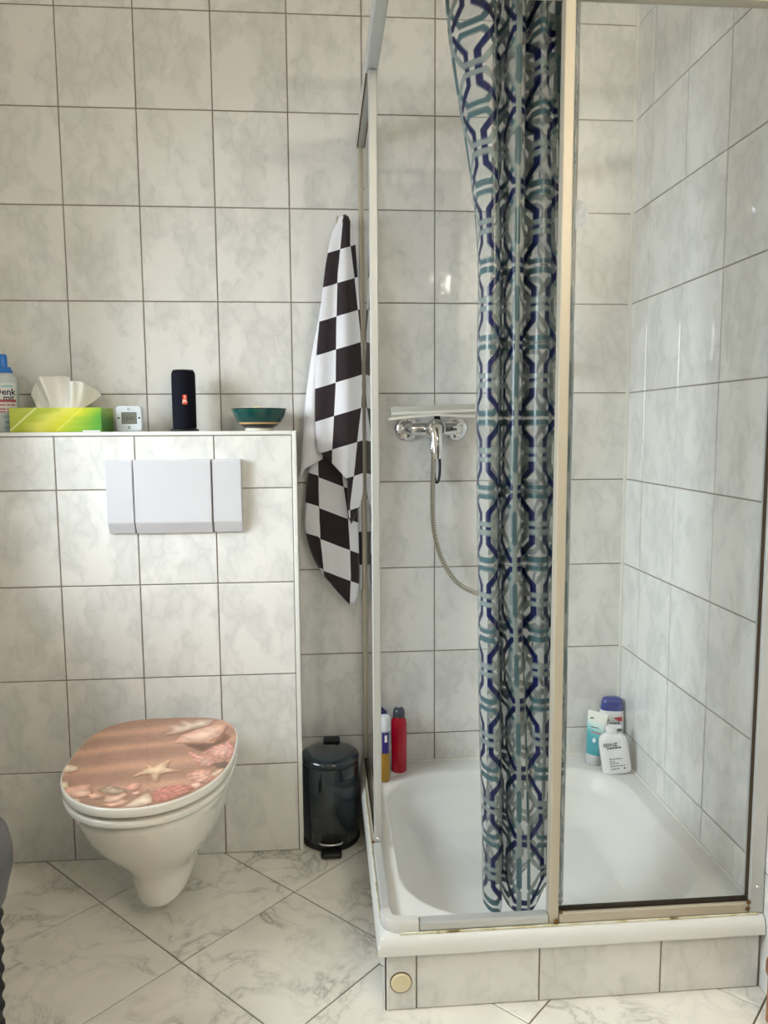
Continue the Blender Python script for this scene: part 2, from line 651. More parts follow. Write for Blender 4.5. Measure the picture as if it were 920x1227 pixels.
# ------------------------------------------------------------------ shower tray and its tiled base
TX0, TY0 = -0.214, -0.782
ZR = 0.165
base = struct('wall_tray_base', box(TX0 + 0.0025, XR - 0.001, TY0 + 0.0025, TY0 + 0.05, 0, 0.122), M['grout'], 'low tiled base in front of the shower tray', 'wall')
bxs = [TX0 + 0.004, -0.149, 0.1, 0.352, XR - 0.003]
for i in range(4):
    add_tile(base, ((bxs[i] + bxs[i + 1]) / 2, TY0, 0.062), bxs[i + 1] - bxs[i], 0.124, ROT_FRONT)
base2 = struct('wall_tray_side', box(TX0 + 0.0025, TX0 + 0.05, TY0 + 0.051, -0.001, 0, 0.122), M['grout'], 'low tiled base along the left side of the shower tray', 'wall')
bys = [TY0 + 0.001, -0.55, -0.30, -0.05, -0.001]
for i in range(4):
    add_tile(base2, (TX0, (bys[i] + bys[i + 1]) / 2, 0.062), bys[i + 1] - bys[i], 0.124, ROT_LEFT)
cap = thing('inspection_cap', 'round cream inspection cap on the corner tile of the tray base', 'cap', (-0.180, TY0 - 0.0005, 0.060))
obj('disc', xform(lathe([(0, 0), (0.0205, 0), (0.0205, 0.002), (0.018, 0.0045), (0, 0.0055)], 32), Matrix.Rotation(PI / 2, 4, 'X')), M['button'], cap, smooth=True)
obj('gasket', xform(lathe([(0, -0.0002), (0.0222, -0.0002), (0.0222, 0.0012), (0, 0.0012)], 32), Matrix.Rotation(PI / 2, 4, 'X')), M['dirt'], cap)

tray = thing('shower_tray', 'white square shower tray with rounded basin', 'shower tray', (0, 0, 0))
ox0, ox1, oy0, oy1 = -0.226, XR - 0.0015, -0.797, -0.0015
ix0, ix1, iy0, iy1, ir = -0.168, 0.512, -0.744, -0.082, 0.17
icx, icy, ihx, ihy = (ix0 + ix1) / 2, (iy0 + iy1) / 2, (ix1 - ix0) / 2, (iy1 - iy0) / 2


def inside_dist(x, y):
    qx, qy = abs(x - icx) - (ihx - ir), abs(y - icy) - (ihy - ir)
    d = math.hypot(max(qx, 0), max(qy, 0)) + min(max(qx, qy), 0) - ir
    return -d


def smooth(t):
    t = max(0.0, min(1.0, t))
    return t * t * (3 - 2 * t)


bm = bmesh.new()
NX, NY = 130, 130
grid = []
orad = 0.022
for j in range(NY + 1):
    row = []
    for i in range(NX + 1):
        x = ox0 + (ox1 - ox0) * i / NX
        y = oy0 + (oy1 - oy0) * j / NY
        d = inside_dist(x, y)
        z = ZR
        if d > 0:
            z -= 0.118 * (0.30 * smooth(d / 0.035) + 0.70 * smooth(d / 0.13))
            z -= 0.012 * smooth((d - 0.1) / 0.25)
        # rounded rim on the free edges
        e = min(x - ox0, y - oy0)
        if e < orad:
            z -= orad - math.sqrt(max(0.0, orad ** 2 - (orad - e) ** 2))
        row.append(bm.verts.new((x, y, z)))
    grid.append(row)
for j in range(NY):
    for i in range(NX):
        bm.faces.new((grid[j][i], grid[j][i + 1], grid[j + 1][i + 1], grid[j + 1][i]))
bnd = [grid[0][i] for i in range(NX + 1)] + [grid[j][NX] for j in range(1, NY + 1)] + [grid[NY][i] for i in range(NX - 1, -1, -1)] + [grid[j][0] for j in range(NY - 1, 0, -1)]
low = [bm.verts.new((v.co.x, v.co.y, 0.126)) for v in bnd]
n = len(bnd)
for k in range(n):
    bm.faces.new((bnd[k], low[k], low[(k + 1) % n], bnd[(k + 1) % n]))
o = obj('basin', bm, M['enamel'], tray, smooth=35)
obj('drain', lathe([(0, 0.0), (0.045, 0), (0.045, 0.003), (0.035, 0.006), (0, 0.007)], 32), M['chrome'], tray, smooth=True, loc=(0.10, -0.30, 0.034))
tr = struct('trim_4', box(XR - 0.006, XR + 0.001, -0.754, -0.008, ZR - 0.002, ZR + 0.005), M['silicone'], 'pale sealant line between the tray and the right wall', 'trim')
tr = struct('trim_5', box(-0.21, XR - 0.007, -0.006, 0.001, ZR - 0.002, ZR + 0.004), M['silicone'], 'pale sealant line between the tray and the back wall', 'trim')

# ------------------------------------------------------------------ shower enclosure
enc = thing('shower_enclosure', 'aluminium framed corner shower enclosure with clear fixed glass panels', 'shower enclosure', (0, 0, ZR))
ENZ = -ZR


def part(name, bm, m, parent=enc, smooth=False):
    o = obj(name, bm, m, parent, smooth)
    if parent is enc:
        o.location.z = ENZ
    return o


EX, EY = -0.2025, -0.770        # planes of the side and the front panel
YE, XE = -0.470, 0.128          # where the fixed panels end
ZB0, ZB1, ZT0, ZT1 = 0.1652, 0.187, 1.908, 1.945
part('wall_profile', box(EX - 0.009, EX + 0.009, -0.024, -0.0005, ZB0, ZT0, 0.0015), M['alu_warm'])
sg = part('side_pane', box(EX - 0.0025, EX + 0.0025, YE + 0.004, -0.020, ZB1 - 0.003, ZT0 + 0.004), M['glass'])
part('end_profile', box(EX - 0.009, EX + 0.009, YE - 0.008, YE + 0.012, ZB0, ZT0 - 0.0005, 0.002), M['alu'])
part('bottom_rail', box(EX - 0.012, EX + 0.012, YE + 0.0125, -0.0245, ZB0, ZB1, 0.003), M['alu_warm'])
part('bottom_rail', box(EX - 0.013, EX + 0.007, EY + 0.035, YE - 0.0085, ZB0, ZB1 - 0.002, 0.004), M['alu'])
part('seal', box(EX - 0.0085, EX - 0.0030, YE + 0.0125, -0.0245, ZB1, ZB1 + 0.003), M['seal'])
# corner piece (rounded)
path = [(EX - 0.003, EY + 0.0345, 0), (EX - 0.003, EY + 0.022, 0), (EX + 0.003, EY + 0.008, 0), (EX + 0.015, EY + 0.001, 0), (EX + 0.028, EY - 0.001, 0), (EX + 0.058, EY - 0.001, 0)]
cp = catmull([(p[0], p[1]) for p in path], 24)
rings = []
for i, p in enumerate(cp):
    d = cp[min(i + 1, 23)] - cp[max(i - 1, 0)]
    d = d / np.linalg.norm(d)
    s_ = np.array([d[1], -d[0]])
    hw = 0.0125
    rings.append([(p[0] + s_[0] * a, p[1] + s_[1] * a, z) for a, z in ((-hw, ZB0), (-hw, ZB1 - 0.004), (-hw + 0.004, ZB1 + 0.001), (hw - 0.004, ZB1 + 0.001), (hw, ZB1 - 0.004), (hw, ZB0))])
part('corner_connector', loft(rings), M['corner_plastic'], smooth=50)
part('bottom_rail', box(EX + 0.0585, XE - 0.0105, EY - 0.013, EY + 0.011, ZB0, ZB1 - 0.003, 0.004), M['alu'])
part('bottom_rail', box(XE + 0.0105, XR - 0.0305, EY - 0.013, EY + 0.012, ZB0, ZB1 + 0.001, 0.003), M['alu_warm'])
part('seal', box(XE + 0.0105, XR - 0.0305, EY - 0.0065, EY + 0.0065, ZB1 + 0.0012, ZB1 + 0.0052), M['seal'])
part('front_profile', box(XE - 0.010, XE + 0.0095, EY - 0.011, EY + 0.013, ZB0 + 0.001, ZT0 - 0.0005, 0.002), M['alu_warm'])
fg = part('front_pane', box(XE + 0.0085, XR - 0.0255, EY - 0.0025, EY + 0.0025, ZB1 + 0.0015, ZT0 + 0.004), M['glass'])
part('wall_profile', box(XR - 0.030, XR - 0.0005, EY - 0.014, EY + 0.014, ZB0, ZT0 - 0.0005, 0.002), M['alu'])
part('profile_gasket', box(XR - 0.0318, XR - 0.0302, EY - 0.006, EY + 0.004, ZB1 + 0.006, ZT0 - 0.0005), mat('gasket_brown', srgb(74, 60, 46), 0.8, spec=0.1))
part('top_rail', box(EX - 0.014, EX + 0.012, EY - 0.016, -0.0005, ZT0, ZT1, 0.003), M['alu'])
part('top_rail', box(EX + 0.0125, XR - 0.0005, EY - 0.016, EY + 0.012, ZT0, ZT1, 0.003), M['alu_warm'])
part('rail_seal', box(EX - 0.0135, EX - 0.0105, YE + 0.013, -0.025, ZT0 - 0.003, ZT0), M['dirt'])


m = mat('old_sealant', rough=0.6, spec=0.2)
tc = nd(m, 'ShaderNodeTexCoord')
nz = nd(m, 'ShaderNodeTexNoise')
nz.inputs['Scale'].default_value = 34
nz.inputs['Detail'].default_value = 4
lk(m, tc.outputs['Object'], nz.inputs['Vector'])
lk(m, ramp(m, nz.outputs['Fac'], [(0.32, srgb(120, 104, 66)), (0.42, srgb(206, 198, 158)), (0.60, srgb(226, 222, 204))]), m.node_tree.nodes['Principled BSDF'].inputs['Base Color'])
M['old_sealant'] = m
part('sealant', box(EX + 0.020, XR - 0.012, EY - 0.0165, EY - 0.0132, 0.1625, 0.1664, 0.0008), m)
part('sealant', box(EX - 0.0165, EX - 0.0135, EY + 0.040, -0.03, 0.1625, 0.1668, 0.0008), m)


def screw(x, y, z, rot):
    b = lathe([(0, 0), (0.0045, 0), (0.0045, 0.001), (0.003, 0.0028), (0.0012, 0.0028), (0.0010, 0.0018), (0, 0.0018)], 16)
    part('screw', xform(b, Matrix.Translation((x, y, z)) @ rot), M['chrome'], smooth=True)


RX90 = Matrix.Rotation(PI / 2, 4, 'X')
RYM = Matrix.Rotation(-PI / 2, 4, 'Y')
screw(XR - 0.015, EY - 0.014, 0.222, RX90)
screw(EX - 0.0005, YE - 0.008, ZB1 + 0.006, RX90)
screw(EX - 0.009, -0.012, 1.80, RYM)
# rust and grime at the foot of the profiles
for (x, y, z, s_) in ((XE + 0.004, EY - 0.0135, 0.170, 0.006), (XE + 0.013, EY - 0.0145, 0.1905, 0.004), (XR - 0.034, EY - 0.0145, 0.176, 0.005), (XR - 0.033, EY - 0.0145, 0.190, 0.005), (EX - 0.012, YE - 0.010, 0.186, 0.004)):
    b = bmesh.new()
    bmesh.ops.create_icosphere(b, subdivisions=2, radius=s_)
    for v in b.verts:
        v.co *= random.uniform(0.7, 1.15)
        v.co.y *= 0.35
    part('rust_spot', xform(b, Matrix.Translation((x, y, z))), M['dirt'])

# ------------------------------------------------------------------ flush plate
fp = thing('flush_plate', 'wide white plastic flush plate with three push panels above the toilet', 'flush plate', (-0.699, LY, 0.981))


def wedge_plate(x0, x1, z0, z1, t):
    """front plate with a slanted lower lip"""
    b = bmesh.new()
    sec = [(0.0, z0 + 0.004), (-t * 0.30, z0), (-t, z0 + 0.030), (-t, z1 - 0.003), (-t + 0.003, z1), (0.0, z1)]
    loft([[(x0, y, z) for y, z in sec], [(x1, y, z) for y, z in sec]], bm=b)
    bmesh.ops.recalc_face_normals(b, faces=b.faces)
    bmesh.ops.bevel(b, geom=[e for e in b.edges], offset=0.0016, segments=2, affect='EDGES')
    return b


obj('backing_frame', box(-0.168, 0.168, -0.006, 0.0012, -0.094, 0.094, 0.002), M['grey_print'], fp)
obj('flush_panel', wedge_plate(-0.170, -0.1035, -0.095, 0.095, 0.020), M['white_plastic'], fp)
obj('flush_panel', wedge_plate(-0.1005, 0.0935, -0.0955, 0.0955, 0.022), M['white_plastic'], fp)
obj('flush_panel', wedge_plate(0.0965, 0.170, -0.095, 0.095, 0.020), M['white_plastic'], fp)

# ------------------------------------------------------------------ toilet
TCX = -0.717
toilet = thing('toilet', 'white wall-hung toilet with closed beach-picture lid', 'toilet', (TCX, LY, 0.0))


def egg(hw, yf, yb, nb=3.0, nf=2.15, seg=64, frac=0.51):
    """outline with a rounded front (yf, towards the viewer) and a blunter back (yb)"""
    ym = yf + (yb - yf) * frac
    pts = []
    for k in range(seg):
        t = 2 * PI * k / seg
        c, s_ = math.cos(t), math.sin(t)
        if s_ < 0:
            x = hw * math.copysign(abs(c) ** (2 / nf), c)
            y = ym + (ym - yf) * -abs(s_) ** (2 / nf)
        else:
            x = hw * math.copysign(abs(c) ** (2 / nb), c)
            y = ym + (yb - ym) * abs(s_) ** (2 / nb)
        pts.append((x, y - LY))
    return pts


levels = [  # z, half width, y front, y back, back exponent, front exponent
    (0.058, 0.046, -0.490, -0.30, 2.5, 2.1),
    (0.064, 0.060, -0.503, -0.25, 2.6, 2.2),
    (0.085, 0.069, -0.512, -0.185, 3, 2.2),
    (0.115, 0.075, -0.517, -0.175, 3.5, 2.2),
    (0.145, 0.084, -0.525, -0.174, 4, 2.2),
    (0.165, 0.099, -0.541, -0.1735, 4, 2.2),
    (0.190, 0.115, -0.566, -0.1735, 5, 2.2),
    (0.225, 0.138, -0.605, -0.1735, 5, 2.2),
    (0.270, 0.157, -0.648, -0.1735, 5, 2.2),
    (0.320, 0.170, -0.680, -0.1735, 5, 2.2),
    (0.355, 0.176, -0.694, -0.1735, 5, 2.2),
    (0.366, 0.174, -0.692, -0.1740, 5, 2.2),
]
bm = loft([[(x, y, z) for x, y in egg(hw, yf, yb, nb, nf)] for z, hw, yf, yb, nb, nf in levels])
bowl = obj('bowl', bm, M['ceramic'], toilet, smooth=50)
md = bowl.modifiers.new('sub', 'SUBSURF')
md.levels = md.render_levels = 1


def slab(hw, yf, yb, z0, z1, r, nb=3.0):
    rings = []
    for ins, z in ((r, z0), (r * 0.3, z0 + r * 0.3), (0, z0 + r), (0, z1 - r), (r * 0.3, z1 - r * 0.3), (r, z1)):
        rings.append([(x, y, z) for x, y in egg(hw - ins, yf + ins, yb - ins, nb)])
    return loft(rings)


obj('seat', slab(0.184, -0.710, -0.232, 0.3665, 0.3815, 0.004, 3.4), M['ceramic'], toilet, smooth=50)
lid = obj('lid', slab(0.186, -0.714, -0.228, 0.3915, 0.411, 0.003, 3.2), M['ceramic'], toilet, smooth=50)
for sx in (-1, 1):
    obj('buffer', box(sx * 0.12 - 0.008, sx * 0.12 + 0.008, -0.38 - LY - 0.01, -0.38 - LY + 0.01, 0.3812, 0.3918, 0.001), M['white_plastic'], toilet)
    obj('hinge', xform(lathe([(0, -0.03), (0.011, -0.03), (0.011, 0.03), (0, 0.03)], 20), Matrix.Translation((sx * 0.075, -0.216 - LY, 0.386)) @ Matrix.Rotation(PI / 2, 4, 'Y')), M['white_plastic'], toilet, smooth=True)
    obj('hinge_post', box(sx * 0.075 - 0.013, sx * 0.075 + 0.013, -0.230 - LY, -0.202 - LY, 0.365, 0.385, 0.003), M['white_plastic'], toilet)


# picture on the lid: sand with starfish and shells, as a thin printed film
def smooth01(a):
    a = np.clip(a, 0, 1)
    return a * a * (3 - 2 * a)


def vnoise(x, y, sc, seed):
    rs = np.random.RandomState(seed)
    g = rs.rand(64, 64)
    xx, yy = x * sc, y * sc
    xi, yi = np.floor(xx).astype(int), np.floor(yy).astype(int)
    fx, fy = smooth01(xx - xi), smooth01(yy - yi)
    G = lambda a, b: g[a % 64, b % 64]
    return (G(xi, yi) * (1 - fx) + G(xi + 1, yi) * fx) * (1 - fy) + (G(xi, yi + 1) * (1 - fx) + G(xi + 1, yi + 1) * fx) * fy


def lid_px(cx, cy):
    return 60 + cx / 4, 850 + cy / 4


def poly_mask(X, Y, poly):
    """signed distance to a closed polygon, positive inside"""
    ins = np.zeros(X.shape, bool)
    dist = np.full(X.shape, 1e9)
    n_ = len(poly)
    for i in range(n_):
        x0, y0 = poly[i]
        x1, y1 = poly[(i + 1) % n_]
        cond = (y0 > Y) != (y1 > Y)
        with np.errstate(divide='ignore', invalid='ignore'):
            ins ^= cond & (X < (x1 - x0) * (Y - y0) / (y1 - y0 + 1e-12) + x0)
        dx, dy = x1 - x0, y1 - y0
        t = np.clip(((X - x0) * dx + (Y - y0) * dy) / (dx * dx + dy * dy + 1e-12), 0, 1)
        dist = np.minimum(dist, np.hypot(X - x0 - t * dx, Y - y0 - t * dy))
    return np.where(ins, dist, -dist)


def rgb(r, g, b):
    return np.array(srgb(r, g, b)[:3])


ZL = 0.411
NA, NR = 300, 170
angs_out = np.array(egg(0.1818, -0.7098, -0.2322, 3.2, seg=NA))
cen = np.array([0.0, -0.47 - LY])
rr = (np.arange(1, NR + 1) / NR)
PX = cen[0] + rr[:, None] * (angs_out[None, :, 0] - cen[0])
PY = cen[1] + rr[:, None] * (angs_out[None, :, 1] - cen[1])
PX = np.concatenate([[cen[0]], PX.ravel()])
PY = np.concatenate([[cen[1]], PY.ravel()])
WX, WY = PX + TCX, PY + LY
colr = np.tile(rgb(190, 146, 122), (len(PX), 1))
# ripples of the sand
rip = (WY - 0.16 * (WX - TCX)) * 2 * PI / 0.105 + 1.2 * vnoise(WX + 3, WY + 3, 9, 2)
rv = (np.sin(rip) * 0.5 + 0.5) ** 2.2
colr = colr * (0.80 + 0.38 * rv)[:, None]
gr = np.random.RandomState(9).rand(len(PX))
colr *= (0.84 + 0.32 * gr)[:, None]
colr *= (0.93 + 0.14 * vnoise(WX, WY, 30, 5))[:, None]


def shell(poly, c0, c1, ridges=0, hinge=None, seed=1, shadow=0.010):
    pts_ = []
    for p in poly:
        a = on(*lid_px(*p), 2, ZL)
        pts_.append((a[0], a[1]))
    sd = poly_mask(WX, WY, pts_)
    # dark print under the object
    sh = poly_mask(WX - shadow * 0.5, WY + shadow * 0.7, pts_)
    k = smooth01((sh + 0.004) / 0.010) * 0.55
    colr[:] = colr * (1 - k[:, None]) + colr * rgb(140, 100, 80) * 1.6 * k[:, None]
    m_ = smooth01((sd + 0.0008) / 0.0016)
    mx = max(sd.max(), 1e-4)
    t = np.clip(sd / mx, 0, 1) ** 0.6
    base_ = rgb(*c1)[None] * (1 - t[:, None]) + rgb(*c0)[None] * t[:, None]
    if hinge is not None:
        h_ = on(*lid_px(*hinge), 2, ZL)
        ang = np.arctan2(WY - h_[1], WX - h_[0])
        rd = np.hypot(WX - h_[0], WY - h_[1])
        f = 0.5 + 0.5 * np.sin(ang * ridges)
        base_ = base_ * (0.72 + 0.36 * f)[:, None]
        base_ = base_ * (0.92 + 0.10 * np.sin(rd * 420))[:, None]
    cx_, cy_ = np.mean([p[0] for p in pts_]), np.mean([p[1] for p in pts_])
    ext = max(np.ptp([p[0] for p in pts_]), np.ptp([p[1] for p in pts_])) / 2
    gdir = np.clip(((WY - cy_) * 0.8 - (WX - cx_) * 0.5) / ext, -1, 1)
    base_ = base_ * (1.0 + 0.22 * gdir)[:, None]
    base_ = base_ * (0.80 + 0.40 * vnoise(WX, WY, 75, seed))[:, None]
    colr[:] = colr * (1 - m_[:, None]) + base_ * m_[:, None]


PINK, CREAM, ROSE, BROWN = (232, 186, 170), (238, 216, 192), (214, 140, 126), (150, 104, 88)
shell([(535, 125), (580, 105), (575, 70), (620, 75), (625, 50), (680, 60), (720, 45), (790, 48), (760, 80), (690, 95), (640, 110), (600, 118)], (236, 216, 196), (170, 120, 100), seed=11)
shell([(592, 160), (630, 125), (700, 98), (790, 75), (848, 72), (830, 110), (800, 140), (760, 150), (780, 162), (700, 160), (640, 162)], (240, 206, 184), (196, 140, 118), seed=12)
shell([(640, 165), (780, 163), (835, 112), (868, 132), (850, 150), (790, 175), (735, 205), (700, 195), (660, 178)], (112, 78, 64), (150, 108, 88), seed=13, shadow=0.002)
shell([(735, 205), (790, 175), (860, 155), (885, 190), (880, 225), (830, 240), (770, 225)], PINK, ROSE, 26, (895, 215), 14)
shell([(655, 200), (700, 212), (770, 232), (800, 255), (760, 275), (715, 270), (690, 240)], PINK, ROSE, 24, (800, 262), 15)
shell([(780, 262), (840, 248), (858, 258), (838, 280), (800, 282)], (110, 84, 74), (120, 90, 80), seed=16, shadow=0.002)
shell([(645, 325), (670, 300), (710, 290), (770, 292), (785, 320), (750, 352), (700, 355), (665, 340)], (240, 192, 172), (206, 140, 118), 16, (800, 300), 17)
shell([(770, 310), (800, 292), (832, 284), (815, 305), (785, 325)], (236, 214, 182), (200, 160, 130), seed=31, shadow=0.003)
shell([(672, 358), (715, 350), (726, 365), (700, 380), (680, 372)], (240, 210, 190), (200, 150, 130), seed=32, shadow=0.003)
shell([(485, 420), (510, 388), (570, 365), (640, 362), (690, 372), (655, 398), (600, 420), (545, 440), (495, 446)], (222, 150, 132), (204, 128, 112), 30, (470, 440), 18)
shell([(340, 470), (385, 445), (440, 412), (470, 402), (490, 425), (490, 448), (440, 462), (390, 472)], (240, 220, 200), (190, 150, 124), seed=19)
shell([(40, 290), (60, 272), (95, 266), (130, 275), (134, 290), (100, 300), (60, 302)], (240, 224, 200), (206, 178, 146), seed=20)
shell([(32, 355), (50, 345), (82, 350), (88, 370), (62, 388), (40, 384)], (240, 224, 196), (210, 180, 146), seed=21)
shell([(55, 395), (80, 372), (120, 370), (150, 360), (190, 362), (205, 395), (180, 415), (120, 425), (90, 422)], (232, 186, 164), (190, 136, 112), seed=22)
shell([(108, 408), (130, 388), (180, 384), (200, 398), (180, 416), (135, 422)], (244, 206, 186), (200, 150, 128), seed=23, shadow=0.004)
shell([(215, 385), (250, 382), (280, 362), (320, 372), (370, 388), (350, 405), (300, 408), (255, 402)], (226, 202, 176), (140, 104, 84), 20, (300, 388), 24)
shell([(360, 380), (395, 355), (425, 352), (430, 372), (395, 390)], (236, 186, 164), (196, 136, 116), seed=25)
shell([(180, 410), (215, 402), (250, 412), (240, 425), (200, 430)], (236, 196, 172), (200, 150, 124), seed=33)
shell([(255, 440), (270, 418), (320, 412), (360, 398), (368, 412), (330, 440), (285, 448)], (240, 206, 182), (200, 150, 122), seed=26)
shell([(250, 455), (300, 448), (350, 432), (380, 440), (350, 458), (290, 468)], (238, 196, 172), (196, 144, 120), seed=27)
shell([(90, 432), (130, 428), (150, 440), (120, 448)], (240, 214, 186), (206, 168, 140), seed=28)
shell([(392, 400), (425, 392), (432, 404), (405, 412)], (236, 200, 180), (200, 150, 130), seed=29)
# starfish
shell([(388, 325), (450, 290), (470, 280), (440, 260), (495, 275), (520, 262), (575, 240), (555, 280), (635, 295), (560, 302), (525, 310), (515, 345), (495, 345), (482, 310), (440, 312)], (246, 222, 190), (196, 148, 112), 0, None, 30, 0.010)
# joints where the film is cut
for cxl in (92, 462, 832):
    a, b = on(*lid_px(cxl, 60), 2, ZL), on(*lid_px(cxl + 8, 440), 2, ZL)
    dx, dy = b[0] - a[0], b[1] - a[1]
    ln = math.hypot(dx, dy)
    dd = np.abs((WX - a[0]) * dy - (WY - a[1]) * dx) / ln
    k = np.clip(1 - dd / 0.0011, 0, 1) * 0.30
    colr *= (1 - k)[:, None]
verts = np.stack([PX, PY, np.full(len(PX), ZL + 0.0004)], 1)
faces = [(0, 1 + k, 1 + (k + 1) % NA) for k in range(NA)]
for r_ in range(NR - 1):
    a = 1 + r_ * NA
    faces += [(a + k, a + NA + k, a + NA + (k + 1) % NA, a + (k + 1) % NA) for k in range(NA)]
me = bpy.data.meshes.new('lid_picture')
me.from_pydata(verts.tolist(), [], faces)
at = me.attributes.new('print', 'FLOAT_COLOR', 'POINT')
at.data.foreach_set('color', np.concatenate([np.clip(colr, 0, 1), np.ones((len(PX), 1))], 1).astype(np.float32).ravel())
o = obj('lid_picture', me, make_attr_mat('lid_print', 'print', 0.3), lid)
o['label'] = 'printed film of sand with starfish and pink shells'

# ------------------------------------------------------------------ pedal bin
pb = thing('pedal_bin', 'small dark blue-black metal pedal bin beside the shower tray', 'bin', (-0.312, -0.112, 0.0))
obj('body', lathe([(0, 0.012), (0.078, 0.012), (0.080, 0.016), (0.080, 0.226), (0.0775, 0.230), (0, 0.230)], 56), M['bin'], pb, smooth=True)
obj('base_ring', lathe([(0, 0.0005), (0.079, 0.0005), (0.082, 0.004), (0.082, 0.014), (0.080, 0.017), (0, 0.017)], 56), M['black'], pb, smooth=True)
obj('rim', lathe([(0, 0.228), (0.078, 0.228), (0.078, 0.238), (0, 0.238)], 56), M['black'], pb, smooth=True)
bl = obj('lid', lathe([(0, 0.236), (0.0805, 0.236), (0.082, 0.239), (0.0815, 0.245), (0.076, 0.251), (0.060, 0.2555), (0.03, 0.258), (0, 0.2588)], 56), M['bin'], pb, smooth=True)
obj('hinge_grip', xform(box(-0.024, 0.024, -0.014, 0.014, 0.0, 0.014, 0.006, 3), Matrix.Translation((0.006, 0.068, 0.251))), M['black'], pb, smooth=True)
obj('pedal', xform(box(-0.028, 0.028, -0.030, 0.012, 0.0, 0.012, 0.005, 3), Matrix.Translation((0.0, -0.092, 0.004))), M['black'], pb, smooth=True)
rings = []
for k in range(17):
    t = PI + PI * k / 16
    c = (0.030 * math.cos(t), -0.082 + 0.028 * math.sin(t) * 0.6)
    rings.append((c[0], c[1], 0.030))
obj('pedal_arch', tube(rings, 0.0035, 10), M['chrome'], pb, smooth=True)
obj('pedal_slot', xform(lathe([(0, -0.004), (0.028, -0.004), (0.028, 0.001), (0, 0.001)], 32), Matrix.Translation((0, -0.0795, 0.034)) @ RX90 @ Matrix.Diagonal((1, 0.55, 1, 1))), M['black'], pb)

# ------------------------------------------------------------------ things on the ledge
ZS = LZ + 0.0012
# tissue box
tb = thing('tissue_box', 'yellow-green cardboard tissue box with a tissue sticking out on the ledge', 'tissue box', (-0.998, -0.0935, ZS))
m = mat('tissue_box_print', rough=0.35)
b_ = m.node_tree.nodes['Principled BSDF']
tc = nd(m, 'ShaderNodeTexCoord')
sp = nd(m, 'ShaderNodeSeparateXYZ')
lk(m, tc.outputs['Object'], sp.inputs[0])
nz = nd(m, 'ShaderNodeTexNoise')
nz.inputs['Scale'].default_value = 14
nz.inputs['Detail'].default_value = 3
mp = nd(m, 'ShaderNodeMapping')
mp.inputs['Rotation'].default_value = (0, 0.75, 0)
mp.inputs['Scale'].default_value = (0.35, 1, 2.2)
lk(m, tc.outputs['Object'], mp.inputs[0])
lk(m, mp.outputs[0], nz.inputs['Vector'])
diag = math_node(m, 'SUBTRACT', sp.outputs[0], math_node(m, 'MULTIPLY', sp.outputs[2], 1.15))
g1 = math_node(m, 'ADD', math_node(m, 'MULTIPLY', math_node(m, 'ADD', diag, 0.17), 3.2), math_node(m, 'MULTIPLY', math_node(m, 'SUBTRACT', nz.outputs['Fac'], 0.5), 0.45))
c = ramp(m, g1, [(0.05, srgb(186, 196, 66)), (0.22, srgb(170, 184, 44)), (0.38, srgb(214, 212, 88)), (0.55, srgb(206, 202, 36)), (0.66, srgb(160, 186, 40)), (0.80, srgb(92, 160, 48)), (1.0, srgb(40, 122, 44))])
d1 = math_node(m, 'ABSOLUTE', math_node(m, 'ADD', diag, 0.118))
ln1 = ramp(m, d1, [(0.0, grey(1)), (0.0022, grey(0.9)), (0.0040, grey(0))])
c = mixc(m, ln1, c, srgb(238, 240, 170))
d2 = math_node(m, 'ABSOLUTE', math_node(m, 'SUBTRACT', diag, -0.002))
ln2 = ramp(m, d2, [(0.0, grey(0.6)), (0.0015, grey(0.5)), (0.0030, grey(0))])
c = mixc(m, ln2, c, srgb(220, 226, 120))
lk(m, c, b_.inputs['Base Color'])
obj('carton', box(-0.114, 0.114, -0.0575, 0.0575, 0, 0.062, 0.0008, 1), m, tb)
obj('opening', xform(lathe([(0, 0.0621), (1, 0.0621), (1, 0.0626), (0, 0.0626)], 40), Matrix.Diagonal((0.068, 0.022, 1, 1))), M['white_print'], tb)
obj('price_tag', box(0.066, 0.110, -0.0580, -0.0574, 0.0005, 0.004), M['white_print'], tb)
NU, NV = 70, 34
V_, F_ = [], []
topl = catmull([(0.00, 0.038), (0.08, 0.074), (0.22, 0.092), (0.38, 0.086), (0.52, 0.080), (0.62, 0.070), (0.70, 0.074), (0.78, 0.078), (0.88, 0.066), (0.96, 0.050), (1.0, 0.040)], NU)
for i in range(NU):
    u = i / (NU - 1)
    hgt = np.interp(u, topl[:, 0], topl[:, 1])
    for j in range(NV):
        v = j / (NV - 1)
        x0 = -0.058 + 0.100 * u
        fan = -0.090 + 0.182 * u
        x = x0 + (fan - x0) * v ** 0.8
        z = 0.058 + hgt * v * (1 - 0.10 * v * math.sin(u * 9))
        y = 0.024 * math.sin(u * 13.5 + 1.4 * v) * (0.25 + 0.75 * v) + 0.009 * math.sin(u * 31 + v * 4) * v + 0.014 * v * v
        V_.append((x, y, z))
for i in range(NU - 1):
    for j in range(NV - 1):
        F_.append((i * NV + j, (i + 1) * NV + j, (i + 1) * NV + j + 1, i * NV + j + 1))
me = bpy.data.meshes.new('tissue')
me.from_pydata(V_, [], F_)
m = mat('tissue_paper', srgb(240, 238, 232), 0.9, spec=0.1, Subsurface_Weight=0.15, Subsurface_Radius=(0.01, 0.01, 0.01))
o = obj('tissue', me, m, tb, smooth=80)
md = o.modifiers.new('thick', 'SOLIDIFY')
md.thickness = 0.0008

